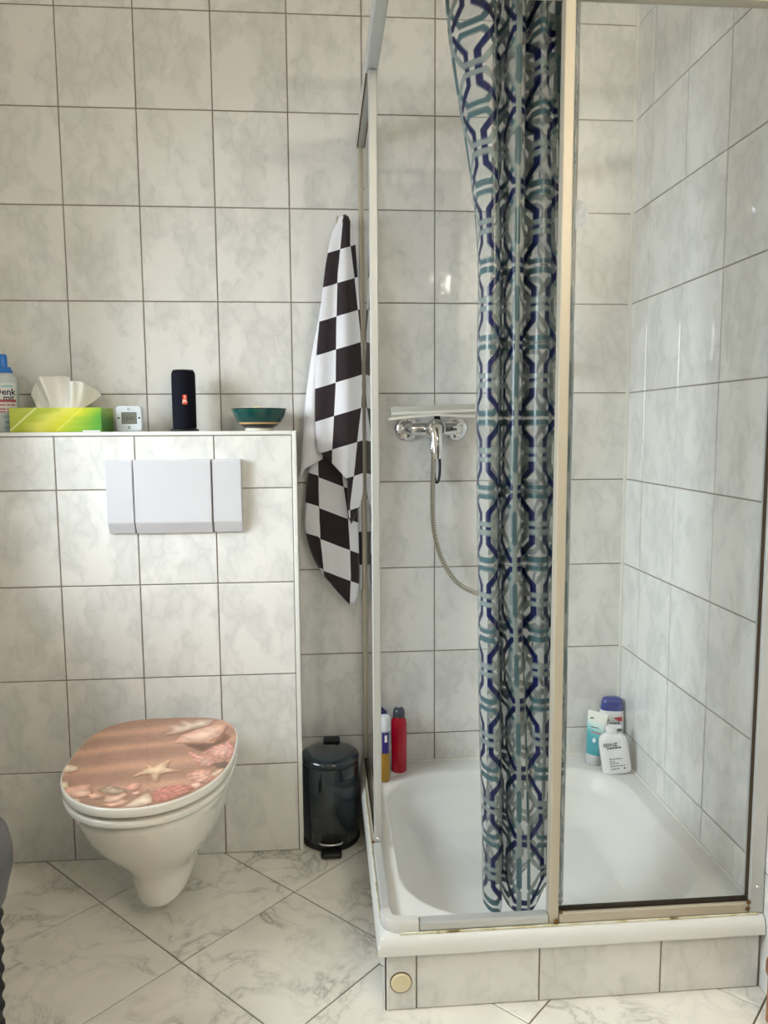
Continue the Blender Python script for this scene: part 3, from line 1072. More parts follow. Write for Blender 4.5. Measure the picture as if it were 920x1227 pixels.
# cleaner bottle
db = thing('disinfectant_bottle', 'clear spray bottle with blue cap left of the tissue box on the ledge', 'bottle', (-1.152, -0.070, ZS))
m = mat('bottle_clear_blue', srgb(196, 206, 208), 0.2, spec=0.5)
obj('body', lathe([(0, 0), (0.032, 0), (0.0345, 0.004), (0.0345, 0.130), (0.033, 0.142), (0.026, 0.152), (0.014, 0.158), (0, 0.158)], 40), m, db, smooth=True)
m = mat('blue_plastic', srgb(40, 120, 205), 0.3, spec=0.5)
obj('collar', lathe([(0, 0.1545), (0.022, 0.1545), (0.0235, 0.158), (0.018, 0.170), (0, 0.170)], 32), m, db, smooth=True)
obj('spray_head', lathe([(0, 0.169), (0.0115, 0.169), (0.0115, 0.196), (0.009, 0.203), (0, 0.203)], 32), m, db, smooth=True)


def wrap_label(r, z0, z1, a0, a1, material, parent, name='label', dr=0.0004):
    rings = []
    for k in range(25):
        a = a0 + (a1 - a0) * k / 24
        ca, sa = math.cos(a), math.sin(a)
        rings.append([((r - 0.001) * ca, (r - 0.001) * sa, z0), ((r + dr) * ca, (r + dr) * sa, z0), ((r + dr) * ca, (r + dr) * sa, z1), ((r - 0.001) * ca, (r - 0.001) * sa, z1)])
    return obj(name, loft(rings), material, parent, smooth=30)


def wrap_text(body, size, material, parent, r, z, ang, name='lettering', bold=0.0, squeeze=1.0):
    o = text(body, size, material, parent, (0, 0, 0), (0, 0, 0), name, 0.0002, 'CENTER', bold)
    me_ = o.data
    for v in me_.vertices:
        a = ang + v.co.x * squeeze / r
        rad = r + 0.0006 + v.co.z
        v.co = Vector((rad * math.cos(a), rad * math.sin(a), z + v.co.y))
    return o


FR = -PI / 2
wrap_label(0.0345, 0.050, 0.128, FR - 1.1, FR + 1.25, mat('label_pale', srgb(214, 216, 214), 0.4), db)
wrap_text('Denk', 0.0235, mat('navy_print', srgb(36, 30, 60), 0.5), db, 0.0345, 0.104, FR + 0.42, bold=0.02)
wrap_text('mit', 0.0205, mat('navy_print2', srgb(36, 30, 60), 0.5), db, 0.0345, 0.089, FR + 0.66, bold=0.02)
wrap_label(0.0349, 0.078, 0.085, FR - 1.05, FR + 1.2, mat('label_red', srgb(176, 74, 84), 0.4), db, 'label_band')
for z in (0.071, 0.060, 0.053):
    for a_, b__ in ((-0.5, -0.1), (-0.02, 0.4), (0.48, 0.7), (0.78, 1.1)):
        wrap_label(0.0349, z - 0.0018, z + 0.0018, FR + a_, FR + b__, mat('red_print', srgb(180, 96, 100), 0.5), db, 'small_print')
for z, d in ((0.040, 0.2), (0.026, 0.3), (0.012, 0.25)):
    wrap_label(0.0345, z - 0.003, z + 0.004, FR + d, FR + d + 0.75, mat('label_blue', srgb(150, 178, 196), 0.4), db, 'label_mark')
wrap_label(0.0345, 0.117, 0.121, FR + 0.2, FR + 1.0, mat('label_teal', srgb(120, 190, 205), 0.4), db, 'label_mark', 0.0008)

# small square clock
ck = thing('digital_clock', 'small white square digital clock between tissue box and black speaker', 'clock', (-0.8275, -0.088, ZS), (0, 0, 0.04))
b = sup_loft([(0.031, 0.031, -0.0125), (0.0335, 0.0335, -0.0105), (0.0335, 0.0335, 0.0105), (0.031, 0.031, 0.0125)], n=7, seg=48)
obj('case', xform(b, Matrix.Translation((0, 0, 0.0337)) @ RX90), mat('clock_case', srgb(214, 222, 228), 0.35), ck, smooth=35)
obj('screen', box(-0.0175, 0.0185, -0.0133, -0.0120, 0.0215, 0.0490, 0.0004, 1), mat('lcd', srgb(122, 126, 116), 0.2), ck)
obj('screen_bezel', box(-0.0190, 0.0200, -0.0129, -0.0118, 0.0200, 0.0505, 0.0004, 1), mat('lcd_bezel', srgb(70, 76, 78), 0.3), ck)
text('13:03', 0.0125, mat('lcd_digit', srgb(66, 70, 62), 0.4), ck, (0.0005, -0.0134, 0.0340), name='digits', bold=0.015)
for (x, z, ch) in ((0.0, 0.0585, 'o'), (0.0265, 0.0355, '*'), (-0.0262, 0.0355, '*'), (0.0, 0.0105, '=')):
    if ch == 'o':
        bb = xform(lathe([(0.0022, 0), (0.0034, 0), (0.0034, 0.0004), (0.0022, 0.0004)], 20), Matrix.Translation((x, -0.0126, z)) @ RX90)
    elif ch == '=':
        bb = box(x - 0.003, x + 0.003, -0.0130, -0.0124, z + 0.001, z + 0.003)
        bx(bb, x - 0.003, x + 0.003, -0.0130, -0.0124, z - 0.003, z - 0.001)
    else:
        bb = xform(lathe([(0, 0), (0.0026, 0), (0.0026, 0.0004), (0, 0.0004)], 12), Matrix.Translation((x, -0.0126, z)) @ RX90)
    obj('symbol', bb, M['grey_print'] if ch == 'o' else M['black_print'], ck)

# loudspeaker
lsp = thing('bluetooth_speaker', 'upright black cylindrical portable speaker with orange logo on the ledge', 'speaker', (-0.6855, -0.085, ZS))
obj('foot_ring', lathe([(0, 0), (0.036, 0), (0.0375, 0.002), (0.036, 0.005), (0.030, 0.007), (0, 0.007)], 40), M['black'], lsp, smooth=True)
b = bmesh.new()
rings = []
for r, z in ((0.029, 0.006), (0.0305, 0.010), (0.0312, 0.05), (0.0312, 0.120), (0.0308, 0.150), (0.0295, 0.155), (0.026, 0.158)):
    rings.append([(r * math.cos(2 * PI * k / 48), r * math.sin(2 * PI * k / 48), z) for k in range(48)])
o = obj('fabric_body', loft(rings, bm=b), M['speaker'], lsp, smooth=True)
obj('end_cap', lathe([(0, 0.156), (0.027, 0.156), (0.0285, 0.1585), (0.026, 0.161), (0.019, 0.1615), (0.017, 0.159), (0, 0.159)], 40), M['black'], lsp, smooth=True)
obj('spine', xform(box(-0.006, 0.006, -0.003, 0.003, 0.008, 0.150, 0.002), Matrix.Rotation(2.3, 4, 'Z') @ Matrix.Translation((0, -0.031, 0))), M['black'], lsp, smooth=True)
la = FR + 0.24
wrap_label(0.0313, 0.070, 0.095, la - 0.165, la + 0.165, M['orange'], lsp, 'logo', 0.0012)
wrap_text('JBL', 0.0098, mat('logo_text', srgb(255, 226, 210), 0.5), lsp, 0.0324, 0.0785, la, bold=0.02)
wrap_text('!', 0.012, mat('logo_text2', srgb(255, 226, 210), 0.5), lsp, 0.0324, 0.0885, la, bold=0.03)

# bowl
bw = thing('ceramic_bowl', 'dark green ceramic bowl with a golden stripe on the ledge', 'bowl', (-0.488, -0.088, ZS))
m = mat('bowl_glaze', srgb(14, 72, 66), 0.15, spec=0.6)
nb_ = m.node_tree.nodes['Principled BSDF']
tc = nd(m, 'ShaderNodeTexCoord')
sp = nd(m, 'ShaderNodeSeparateXYZ')
lk(m, tc.outputs['Object'], sp.inputs[0])
cr = ramp(m, math_node(m, 'MULTIPLY', sp.outputs[2], 10.0), [(0.0, srgb(26, 26, 22)), (0.17, srgb(24, 24, 22)), (0.175, srgb(206, 168, 110)), (0.215, srgb(206, 168, 110)), (0.22, srgb(14, 66, 62)), (0.50, srgb(16, 78, 70)), (0.56, srgb(10, 44, 40))])
for n_ in m.node_tree.nodes:
    if n_.type == 'VALTORGB':
        n_.color_ramp.interpolation = 'CONSTANT'
lk(m, cr, nb_.inputs['Base Color'])
obj('shell', lathe([(0, 0.006), (0.034, 0.006), (0.046, 0.012), (0.058, 0.024), (0.067, 0.039), (0.0735, 0.0575), (0.0725, 0.0590), (0.0705, 0.0575), (0.063, 0.038), (0.052, 0.022), (0.034, 0.011), (0, 0.010)], 56), m, bw, smooth=True)
obj('foot', lathe([(0, 0), (0.037, 0), (0.038, 0.002), (0.036, 0.0065), (0, 0.0065)], 48), mat('bowl_foot', srgb(226, 222, 206), 0.4), bw, smooth=True)
sb = thing('soap_ball', 'cream ball of soap showing above the rim of the green bowl', 'soap', (-0.492, -0.088, ZS + 0.0105))
b = bmesh.new()
bmesh.ops.create_uvsphere(b, u_segments=24, v_segments=16, radius=0.0275)
for v in b.verts:
    v.co.z = v.co.z * 1.0 + 0.0275
    v.co.x *= 1.05 + 0.05 * math.sin(v.co.z * 300)
obj('ball', b, mat('soap', srgb(222, 210, 176), 0.5), sb, smooth=80)

# ------------------------------------------------------------------ towel on its hook
hk = thing('towel_hook', 'small hook on the wall holding the checked towel', 'hook', (-0.262, 0.0, 1.70))
obj('plate', box(-0.012, 0.012, -0.005, -0.0003, -0.03, 0.03, 0.002), M['chrome'], hk, smooth=True)
obj('prong', tube(catmull([(0, -0.005, 0.0), (0, -0.03, -0.004), (0, -0.045, 0.004), (0, -0.050, 0.012)], 14), 0.004, 10), M['chrome'], hk, smooth=True)

m = mat('towel_checks', rough=0.95, spec=0.1, Sheen_Weight=0.3)
b_ = m.node_tree.nodes['Principled BSDF']
uvn = nd(m, 'ShaderNodeUVMap', uv_map='UVMap')
sp = nd(m, 'ShaderNodeSeparateXYZ')
lk(m, uvn.outputs[0], sp.inputs[0])
fl = math_node(m, 'ADD', math_node(m, 'FLOOR', sp.outputs[0]), math_node(m, 'FLOOR', sp.outputs[1]))
par = math_node(m, 'FLOORED_MODULO', fl, 2.0)
c = mixc(m, par, srgb(52, 43, 46), srgb(226, 225, 230))
lk(m, c, b_.inputs['Base Color'])
tcn = nd(m, 'ShaderNodeTexCoord')
nz = nd(m, 'ShaderNodeTexNoise')
nz.inputs['Scale'].default_value = 420
lk(m, tcn.outputs['Object'], nz.inputs['Vector'])
bp = nd(m, 'ShaderNodeBump')
bp.inputs['Strength'].default_value = 0.5
bp.inputs['Distance'].default_value = 0.003
lk(m, nz.outputs['Fac'], bp.inputs['Height'])
lk(m, bp.outputs[0], b_.inputs['Normal'])
M['towel'] = m

twl = thing('checked_towel', 'black and white checkerboard hand towel hanging from a wall hook', 'towel', (-0.262, -0.05, 0.66))
TWO = np.array([-0.262, -0.05, 0.66])


def tp(cx, cy, Y):
    return on(340 + cx / 2.407, 230 + cy / 2.407, 1, Y)


def poly_at(P, t):
    P = np.array(P, float)
    seg = np.concatenate([[0], np.cumsum(np.hypot(*(P[1:] - P[:-1]).T))])
    seg /= seg[-1]
    return np.array([np.interp(t, seg, P[:, 0]), np.interp(t, seg, P[:, 1])])


def sheet(name, L, R, B, uvf, yf, nu=26, nv=70, thick=0.004, xmax=-0.2115):
    L, R = catmull(L, 60), catmull(R, 60)
    V, UV, F = [], [], []
    bu = [b[0] for b in B]
    bp_ = np.array([b[1] for b in B], float)
    for j in range(nv):
        v = j / (nv - 1)
        l, r = poly_at(L, v), poly_at(R, v)
        for i in range(nu):
            u = i / (nu - 1)
            p = l + (r - l) * u
            e = L[-1] + (R[-1] - L[-1]) * u
            tgt = np.array([np.interp(u, bu, bp_[:, 0]), np.interp(u, bu, bp_[:, 1])])
            p = p + (v ** 4) * (tgt - e)
            q_ = tp(p[0], p[1], yf(u, v))
            q_[0] = min(q_[0], xmax)
            V.append(tuple(q_ - TWO))
            UV.append(uvf(p[0], p[1], u, v))
    for j in range(nv - 1):
        for i in range(nu - 1):
            F.append((j * nu + i, j * nu + i + 1, (j + 1) * nu + i + 1, (j + 1) * nu + i))
    me_ = bpy.data.meshes.new(name)
    me_.from_pydata(V, [], F)
    uvl = me_.uv_layers.new(name='UVMap')
    for lp in me_.loops:
        uvl.data[lp.index].uv = UV[lp.vertex_index]
    o_ = obj(name, me_, M['towel'], twl, smooth=80)
    md_ = o_.modifiers.new('thick', 'SOLIDIFY')
    md_.thickness = thick
    md_.offset = 0
    return o_


def uv_front(x, y, u, v):
    C_ = np.interp(y, [75, 150, 240, 390, 560, 650, 740, 960], [172, 165, 156, 152, 150, 145, 140, 135])
    D_ = np.interp(y, [75, 150, 250, 400, 520, 620, 700, 800, 900], [190, 190, 203, 220, 227, 223, 213, 203, 190])
    if x < C_:
        U = -(C_ - x) / 62
    elif x < D_:
        U = (x - C_) / (D_ - C_)
    else:
        U = 1 + (x - D_) / 50
    return (U, (y + 0.31 * (x - 150) - 455) / 95)


def uv_back(x, y, u, v):
    E_ = np.interp(y, [740, 820, 910, 1000, 1090, 1190], [98, 100, 101, 105, 115, 130])
    G_ = np.interp(y, [740, 830, 935, 1020, 1110, 1190], [162, 170, 185, 190, 193, 190])
    if x < E_:
        U = -(E_ - x) / 50
        return (U, (y - 0.30 * (x - 100) - 818) / 88 + 1)
    U = (x - E_) / (G_ - E_) if x < G_ else 1 + (x - G_) / 60
    return (U, (y - 0.38 * (x - 140) - 838) / 88 + 1)


sheet('back_fold', [(110, 640), (80, 760), (68, 830), (63, 900), (62, 970), (82, 1045), (112, 1100)],
      [(200, 640), (206, 780), (212, 900), (214, 980), (216, 1050), (217, 1110), (213, 1160)],
      [(0, (112, 1100)), (0.5, (152, 1150)), (0.8, (190, 1190)), (0.92, (203, 1185)), (1, (213, 1160))], uv_back,
      lambda u, v: -0.040 - 0.016 * math.sin(PI * u) - 0.005 * math.sin(u * 9))
sheet('side_fold', [(196, 300), (200, 560), (206, 830), (212, 980), (216, 1060), (216, 1125)],
      [(206, 300), (230, 560), (238, 800), (244, 980), (243, 1060), (238, 1090)],
      [(0, (216, 1125)), (0.3, (220, 1150)), (1, (240, 1085))],
      lambda x, y, u, v: (0.5, (y - 980) / 95 + 0.0),
      lambda u, v: -0.026 - 0.008 * math.sin(PI * u), xmax=-0.2150)
sheet('reverse_fold', [(166, 72), (135, 140), (108, 330), (80, 480), (62, 620), (53, 760), (47, 828)],
      [(180, 72), (160, 140), (130, 330), (118, 480), (112, 620), (112, 730), (112, 770)],
      [(0, (47, 828)), (0.2, (58, 800)), (0.6, (90, 782)), (1, (112, 770))],
      lambda x, y, u, v: (1.5, 0.5),
      lambda u, v: -0.050 - 0.010 * math.sin(PI * min(1, u * 1.2)) - 0.010 * u, nu=16)
sheet('front_fold', [(162, 70), (148, 115), (125, 190), (108, 330), (93, 500), (91, 660), (97, 745)],
      [(185, 70), (203, 130), (213, 250), (223, 400), (232, 520), (237, 640), (234, 840)],
      [(0, (97, 745)), (0.35, (140, 783)), (0.64, (184, 831)), (0.68, (187, 930)), (0.74, (194, 958)), (0.9, (221, 898)), (1, (234, 840))], uv_front,
      lambda u, v: -0.072 - 0.018 * math.sin(PI * u) * (0.5 + 0.5 * v) - 0.005 * math.sin(u * 11 + 1) * min(1, 3 * v) + 0.014 * (1 - min(1, v * 5)), nu=40, nv=110)
# knot at the hook
b = bmesh.new()
bmesh.ops.create_uvsphere(b, u_segments=20, v_segments=14, radius=1.0)
for v in b.verts:
    v.co = Vector((v.co.x * 0.0125, v.co.y * 0.018 + 0.0, v.co.z * 0.024))
kp = tp(176, 92, -0.055) - TWO
me = bpy.data.meshes.new('gather')
b.to_mesh(me)
b.free()
uvl = me.uv_layers.new(name='UVMap')
for lp in me.loops:
    uvl.data[lp.index].uv = (0.5, 0.5)
obj('gather', me, M['towel'], twl, smooth=80, loc=tuple(kp))

# ------------------------------------------------------------------ mixer tap, hose, squeegee, hand shower rail
mx_ = thing('shower_mixer', 'chrome wall-mounted shower mixer with single lever', 'tap', (-0.0115, 0.0, 1.150))
for s_ in (-1, 1):
    obj('rosette', xform(lathe([(0, 0), (0.036, 0), (0.036, 0.004), (0.031, 0.012), (0.020, 0.017), (0, 0.018)], 40), Matrix.Translation((s_ * 0.070, -0.0005, 0)) @ RX90), M['chrome'], mx_, smooth=True)
    obj('connector', tube(catmull([(s_ * 0.070, -0.015, 0), (s_ * 0.068, -0.040, 0), (s_ * 0.055, -0.056, 0)], 10), 0.0155, 20), M['chrome'], mx_, smooth=True)
obj('body', tube([(-0.066, -0.056, 0), (-0.062, -0.056, 0), (0, -0.056, 0), (0.062, -0.056, 0), (0.066, -0.056, 0)], [0.012, 0.0185, 0.0200, 0.0185, 0.012], 28), M['chrome'], mx_, smooth=True)
obj('cartridge', xform(lathe([(0, 0), (0.026, 0), (0.026, 0.030), (0.0245, 0.034), (0.027, 0.037), (0.027, 0.050), (0.022, 0.058), (0, 0.060)], 40), Matrix.Translation((0, -0.056, 0)) @ RX90), M['chrome'], mx_, smooth=True)
rings = []
for (y, z, hw, hd) in ((-0.100, 0.018, 0.012, 0.009), (-0.113, 0.008, 0.0155, 0.009), (-0.121, -0.015, 0.0145, 0.007), (-0.127, -0.045, 0.0125, 0.006), (-0.131, -0.072, 0.0110, 0.005), (-0.1315, -0.080, 0.008, 0.004)):
    rings.append([(x, y + yy, z) for x, yy in sup(hw, hd, 2.6, 24)])
obj('lever', loft(rings), M['chrome'], mx_, smooth=60)
obj('hose_outlet', lathe([(0, -0.050), (0.0105, -0.050), (0.0105, -0.030), (0.012, -0.012), (0, -0.012)], 24), M['chrome'], mx_, smooth=True, loc=(0, -0.056, 0))
zz = 1.150 - 0.0525
hs = thing('shower_hose', 'ribbed metal shower hose curving down from the mixer', 'hose', (-0.0115, -0.056, zz - 0.002))
hp = [(-0.0115, -0.056, zz), (-0.013, -0.056, 1.02), (-0.014, -0.054, 0.949), (-0.008, -0.05, 0.86), (0.013, -0.048, 0.784), (0.050, -0.045, 0.722), (0.092, -0.045, 0.690), (0.140, -0.045, 0.676), (0.20, -0.045, 0.690), (0.26, -0.045, 0.75), (0.305, -0.045, 0.88), (0.316, -0.055, 1.10), (0.322, -0.074, 1.30), (0.340, -0.080, 1.43), (0.349, -0.0735, 1.488)]
fine = catmull(hp, 900)
off = np.array([-0.0115, -0.056, zz - 0.002])
L_ = np.concatenate([[0], np.cumsum(np.linalg.norm(np.diff(fine, axis=0), axis=1))])
N = int(L_[-1] / 0.00125)
q = np.linspace(0, L_[-1], N)
fine2 = np.stack([np.interp(q, L_, fine[:, k]) for k in range(3)], 1) - off
rad = [0.0080 if (k % 6) in (0, 1, 2) else 0.0054 for k in range(N)]
obj('ribbed_tube', tube(fine2.tolist(), rad, 10), M['hose'], hs)
obj('nut', lathe([(0, -0.012), (0.010, -0.012), (0.0115, -0.004), (0.0115, 0.0005), (0, 0.0005)], 24), M['chrome'], hs, smooth=True)

# squeegee lying on the mixer
sq = thing('squeegee', 'shower squeegee with white blade and black handle resting on the mixer', 'squeegee', (-0.015, -0.072, 1.176))
b = bmesh.new()
pts_t = [(-0.124, -0.030, 0.000), (-0.06, -0.034, 0.006), (0.0, -0.034, 0.011), (0.06, -0.034, 0.008), (0.112, -0.030, 0.007)]
rings = []
for p in catmull(pts_t, 30):
    rings.append([(p[0], p[1], p[2] - 0.002), (p[0], p[1] + 0.012, p[2] - 0.002), (p[0], p[1] + 0.012, p[2] + 0.006), (p[0], p[1], p[2] + 0.003)])
obj('rubber_blade', loft(rings, bm=b), M['rubber_white'], sq, smooth=40)
obj('blade_holder', xform(box(-0.115, 0.115, -0.020, 0.016, 0.012, 0.038, 0.003), Matrix.Rotation(-0.035, 4, 'Y')), M['clear_plastic'], sq, smooth=True)
obj('holder_lip', xform(box(-0.115, 0.115, -0.0235, -0.0205, 0.016, 0.024, 0.001), Matrix.Rotation(-0.035, 4, 'Y')), M['rubber_white'], sq)
rings = []
hpth = [(0.018, 0.044, 0.012, 0.008), (0.018, 0.046, -0.010, 0.010), (0.0175, 0.046, -0.04, 0.0105), (0.0175, 0.046, -0.09, 0.0105)]
b = bmesh.new()
loft([[(x + xx, y + yy, z) for xx, yy in sup(r_, 0.006, 2.6, 20)] for x, y, z, r_ in hpth], bm=b)
sqh = obj('handle', b, M['black'], sq, smooth=60)
ring = [(0.0175 + 0.0085 * math.cos(t), 0.046, -0.132 + 0.046 * math.sin(t)) for t in np.linspace(0, 2 * PI, 41)]
obj('hanging_loop', tube(ring, 0.0040, 10, cap=False), M['black'], sqh, smooth=True)
obj('handle_neck', xform(box(0.010, 0.026, 0.010, 0.050, 0.012, 0.022, 0.003), Matrix.Identity(4)), M['black'], sq, smooth=True)

# slide bar behind the curtain
sl = thing('shower_rail', 'chrome shower slide rail with hand shower half hidden by the curtain', 'shower rail', (0.350, 0.0, 1.30))
obj('bar', tube([(0, -0.048, 0.0), (0, -0.048, 0.57)], 0.0095, 20), M['chrome'], sl, smooth=True)
for z in (0.02, 0.545):
    obj('bracket', tube([(0, -0.0005, z), (0, -0.058, z)], 0.0175, 24), M['chrome'], sl, smooth=True)
    obj('bracket_cap', xform(lathe([(0, 0), (0.0195, 0), (0.0195, 0.006), (0.014, 0.011), (0, 0.012)], 28), Matrix.Translation((0, -0.056, z)) @ RX90), mat('gunmetal', srgb(70, 70, 68), 0.5, 0.0), sl, smooth=True)
obj('slider', tube([(0, -0.048, 0.24), (0, -0.048, 0.29)], 0.016, 24), M['black'], sl, smooth=True)
obj('holder', tube([(0, -0.058, 0.262), (0, -0.085, 0.27)], 0.013, 20), M['chrome'], sl, smooth=True)
hd = obj('hand_shower', tube(catmull([(0, -0.072, 0.20), (0, -0.088, 0.28), (-0.004, -0.115, 0.36), (-0.006, -0.135, 0.40)], 14), [0.010] * 8 + [0.0105, 0.011, 0.012, 0.013, 0.014, 0.014], 20), M['chrome'], sl, smooth=True)
obj('shower_face', xform(lathe([(0, 0), (0.030, 0), (0.040, 0.006), (0.040, 0.014), (0.034, 0.022), (0.012, 0.030), (0, 0.032)], 36), Matrix.Translation((-0.012, -0.168, 0.395)) @ Matrix.Rotation(-0.95, 4, 'X')), M['chrome'], hd, smooth=True)

# ------------------------------------------------------------------ bottles on the rim of the tray
ZB = ZR + 0.0005
rc = thing('shave_foam_can', 'red aerosol can with dark grey cap in the left shower corner', 'can', (-0.112, -0.060, ZB))
obj('can', lathe([(0, 0), (0.0205, 0), (0.0225, 0.003), (0.0225, 0.140), (0.021, 0.152), (0.017, 0.160), (0.0165, 0.164), (0, 0.164)], 40), mat('red_can', srgb(176, 6, 36), 0.22, 0.2, spec=0.6), rc, smooth=True)
obj('cap', lathe([(0, 0.163), (0.0175, 0.163), (0.0175, 0.172), (0.0155, 0.184), (0.010, 0.189), (0, 0.190)], 32), mat('cap_grey', srgb(66, 70, 80), 0.3), rc, smooth=True)
obj('nozzle', lathe([(0, 0.188), (0.006, 0.188), (0.005, 0.192), (0, 0.192)], 20), mat('cap_light', srgb(170, 172, 176), 0.3), rc, smooth=True)

ab = thing('shower_gel_bottle', 'slim clear bottle with amber liquid beside the red can', 'bottle', (-0.158, -0.122, ZB))
obj('liquid_body', lathe([(0, 0), (0.0125, 0), (0.0145, 0.003), (0.0150, 0.09), (0, 0.09)], 32), mat('amber', srgb(186, 142, 44), 0.12, spec=0.5, Transmission_Weight=0.25), ab, smooth=True)
obj('clear_body', lathe([(0, 0.09), (0.0150, 0.09), (0.0150, 0.150), (0, 0.150)], 32), mat('clear_grey', srgb(150, 152, 160), 0.12), ab, smooth=True)
wrap_label(0.0150, 0.085, 0.145, FR - 0.6, FR + 0.75, mat('label_violet', srgb(44, 32, 110), 0.35), ab)
wrap_label(0.0154, 0.118, 0.138, FR - 0.1, FR + 0.35, M['white_print'], ab, 'label_mark')
obj('cap', lathe([(0, 0.149), (0.0165, 0.149), (0.0170, 0.153), (0.0160, 0.186), (0.014, 0.189), (0, 0.190)], 32), mat('cap_white_clear', srgb(205, 210, 214), 0.25), ab, smooth=True)

nb = thing('navy_bottle', 'bottle with dark blue top behind the amber bottle', 'bottle', (-0.165, -0.062, ZB))
m = mat('navy_plastic', srgb(30, 26, 84), 0.3)
obj('body', sup_loft([(0.022, 0.014, 0), (0.024, 0.016, 0.004), (0.025, 0.017, 0.08), (0.023, 0.015, 0.150), (0.018, 0.012, 0.160)], 2.6), m, nb, smooth=50)
obj('cap', sup_loft([(0.018, 0.012, 0.160), (0.018, 0.012, 0.180), (0.012, 0.009, 0.190, -0.005, 0), (0.010, 0.007, 0.191, -0.005, 0)], 2.6), m, nb, smooth=50)

# right corner
sh = thing('shampoo_bottle', 'white shampoo bottle with dark blue cap standing in the right corner', 'bottle', (0.522, -0.036, ZB), (0, 0.03, -0.10))
sh.scale = (1.12, 1.0, 1.0)
m_white = mat('bottle_white', srgb(232, 232, 234), 0.25)
obj('body', sup_loft([(0.029, 0.019, 0), (0.033, 0.022, 0.004), (0.034, 0.023, 0.06), (0.0335, 0.022, 0.11), (0.0305, 0.020, 0.146), (0.0295, 0.019, 0.152)], 2.6), m_white, sh, smooth=50)
obj('cap', sup_loft([(0.0295, 0.019, 0.1515), (0.0295, 0.0188, 0.158), (0.0275, 0.0175, 0.175), (0.024, 0.015, 0.186), (0.017, 0.010, 0.1895)], 2.6), mat('cap_blue', srgb(18, 46, 140), 0.25), sh, smooth=50)
obj('red_flash', xform(loft([[(-0.012, 0, 0.004), (0.012, 0, 0.007), (0.012, 0, -0.006), (0.002, 0, -0.006)], [(-0.012, 0.001, 0.004), (0.012, 0.001, 0.007), (0.012, 0.001, -0.006), (0.002, 0.001, -0.006)]]), Matrix.Translation((0.011, -0.0222, 0.130)) @ Matrix.Rotation(-0.08, 4, 'X')), mat('flash_red', srgb(190, 24, 50), 0.4), sh)
m_navy = mat('navy_text', srgb(34, 44, 96), 0.4)
text('head &', 0.0095, m_navy, sh, (0.004, -0.0238, 0.118), (PI / 2 - 0.05, 0, 0), bold=0.02)
text('shoulders', 0.0090, m_navy, sh, (0.004, -0.0240, 0.109), (PI / 2 - 0.05, 0, 0), bold=0.02)
obj('emblem', xform(lathe([(0, 0), (0.0055, 0), (0.0055, 0.0006), (0, 0.0006)], 20), Matrix.Translation((-0.017, -0.0212, 0.126)) @ RX90), m_navy, sh)
obj('leaf_mark', xform(sup_loft([(0.009, 0.004, 0), (0.009, 0.004, 0.0006)], 2), Matrix.Translation((0.016, -0.0236, 0.098)) @ RX90), mat('leaf_dark', srgb(60, 92, 100), 0.4), sh)

tu = thing('scrub_tube', 'teal and white squeeze tube standing on its cap', 'tube', (0.4640, -0.064, ZB + 0.001), (0, 0.07, -0.62))
# the crimped end is up, the cap is below
rings = []
zs_ = np.linspace(0.030, 0.157, 22)
m_tube = mat('tube_print', rough=0.3)
b_ = m_tube.node_tree.nodes['Principled BSDF']
tc = nd(m_tube, 'ShaderNodeTexCoord')
sp = nd(m_tube, 'ShaderNodeSeparateXYZ')
lk(m_tube, tc.outputs['Object'], sp.inputs[0])
nz = nd(m_tube, 'ShaderNodeTexNoise')
nz.inputs['Scale'].default_value = 60
lk(m_tube, tc.outputs['Object'], nz.inputs['Vector'])
f = math_node(m_tube, 'ADD', math_node(m_tube, 'MULTIPLY', sp.outputs[2], 5.0), math_node(m_tube, 'ADD', math_node(m_tube, 'MULTIPLY', sp.outputs[0], 1.5), math_node(m_tube, 'MULTIPLY', math_node(m_tube, 'SUBTRACT', nz.outputs['Fac'], 0.5), 0.12)))
c = ramp(m_tube, f, [(0.0, srgb(24, 140, 160)), (0.40, srgb(30, 160, 176)), (0.50, srgb(104, 196, 200)), (0.58, srgb(214, 236, 232)), (0.66, srgb(238, 238, 230))])
lk(m_tube, c, b_.inputs['Base Color'])
for z in zs_:
    t = (z - 0.030) / 0.127
    rings.append([(x, y, z) for x, y in sup(0.0235 + 0.0065 * t, 0.0185 * (1 - t) ** 0.8 + 0.0012, 2.2 + 1.5 * t, 36)])
obj('tube_body', loft(rings), m_tube, tu, smooth=50)
obj('cap', lathe([(0, 0), (0.0215, 0), (0.0228, 0.002), (0.0222, 0.029), (0.021, 0.031), (0, 0.031)], 36), mat('cap_clear_grey', srgb(196, 198, 200), 0.25), tu, smooth=True)
obj('logo_dot', xform(lathe([(0, 0), (0.0058, 0), (0.0058, 0.0006), (0, 0.0006)], 20), Matrix.Translation((-0.014, -0.0050, 0.134)) @ RX90), mat('olive', srgb(96, 110, 60), 0.4), tu)
text('GARNIER', 0.0075, M['black_print'], tu, (0.007, -0.0052, 0.131), (PI / 2 - 0.14, 0, 0))
print_line(tu, mat('red_text', srgb(190, 60, 80), 0.4), -0.012, 0.018, -0.0133, 0.098, 0.0035, 1, 0.14)
print_line(tu, M['black_print'], -0.014, 0.010, -0.0098, 0.112, 0.0030, 2, 0.14)
obj('splash_mark', xform(sup_loft([(0.006, 0.008, 0), (0.006, 0.008, 0.0006)], 1.4), Matrix.Translation((0.0, -0.0158, 0.075)) @ Matrix.Rotation(PI / 2 - 0.14, 4, 'X')), mat('splash', srgb(214, 240, 244), 0.4), tu)

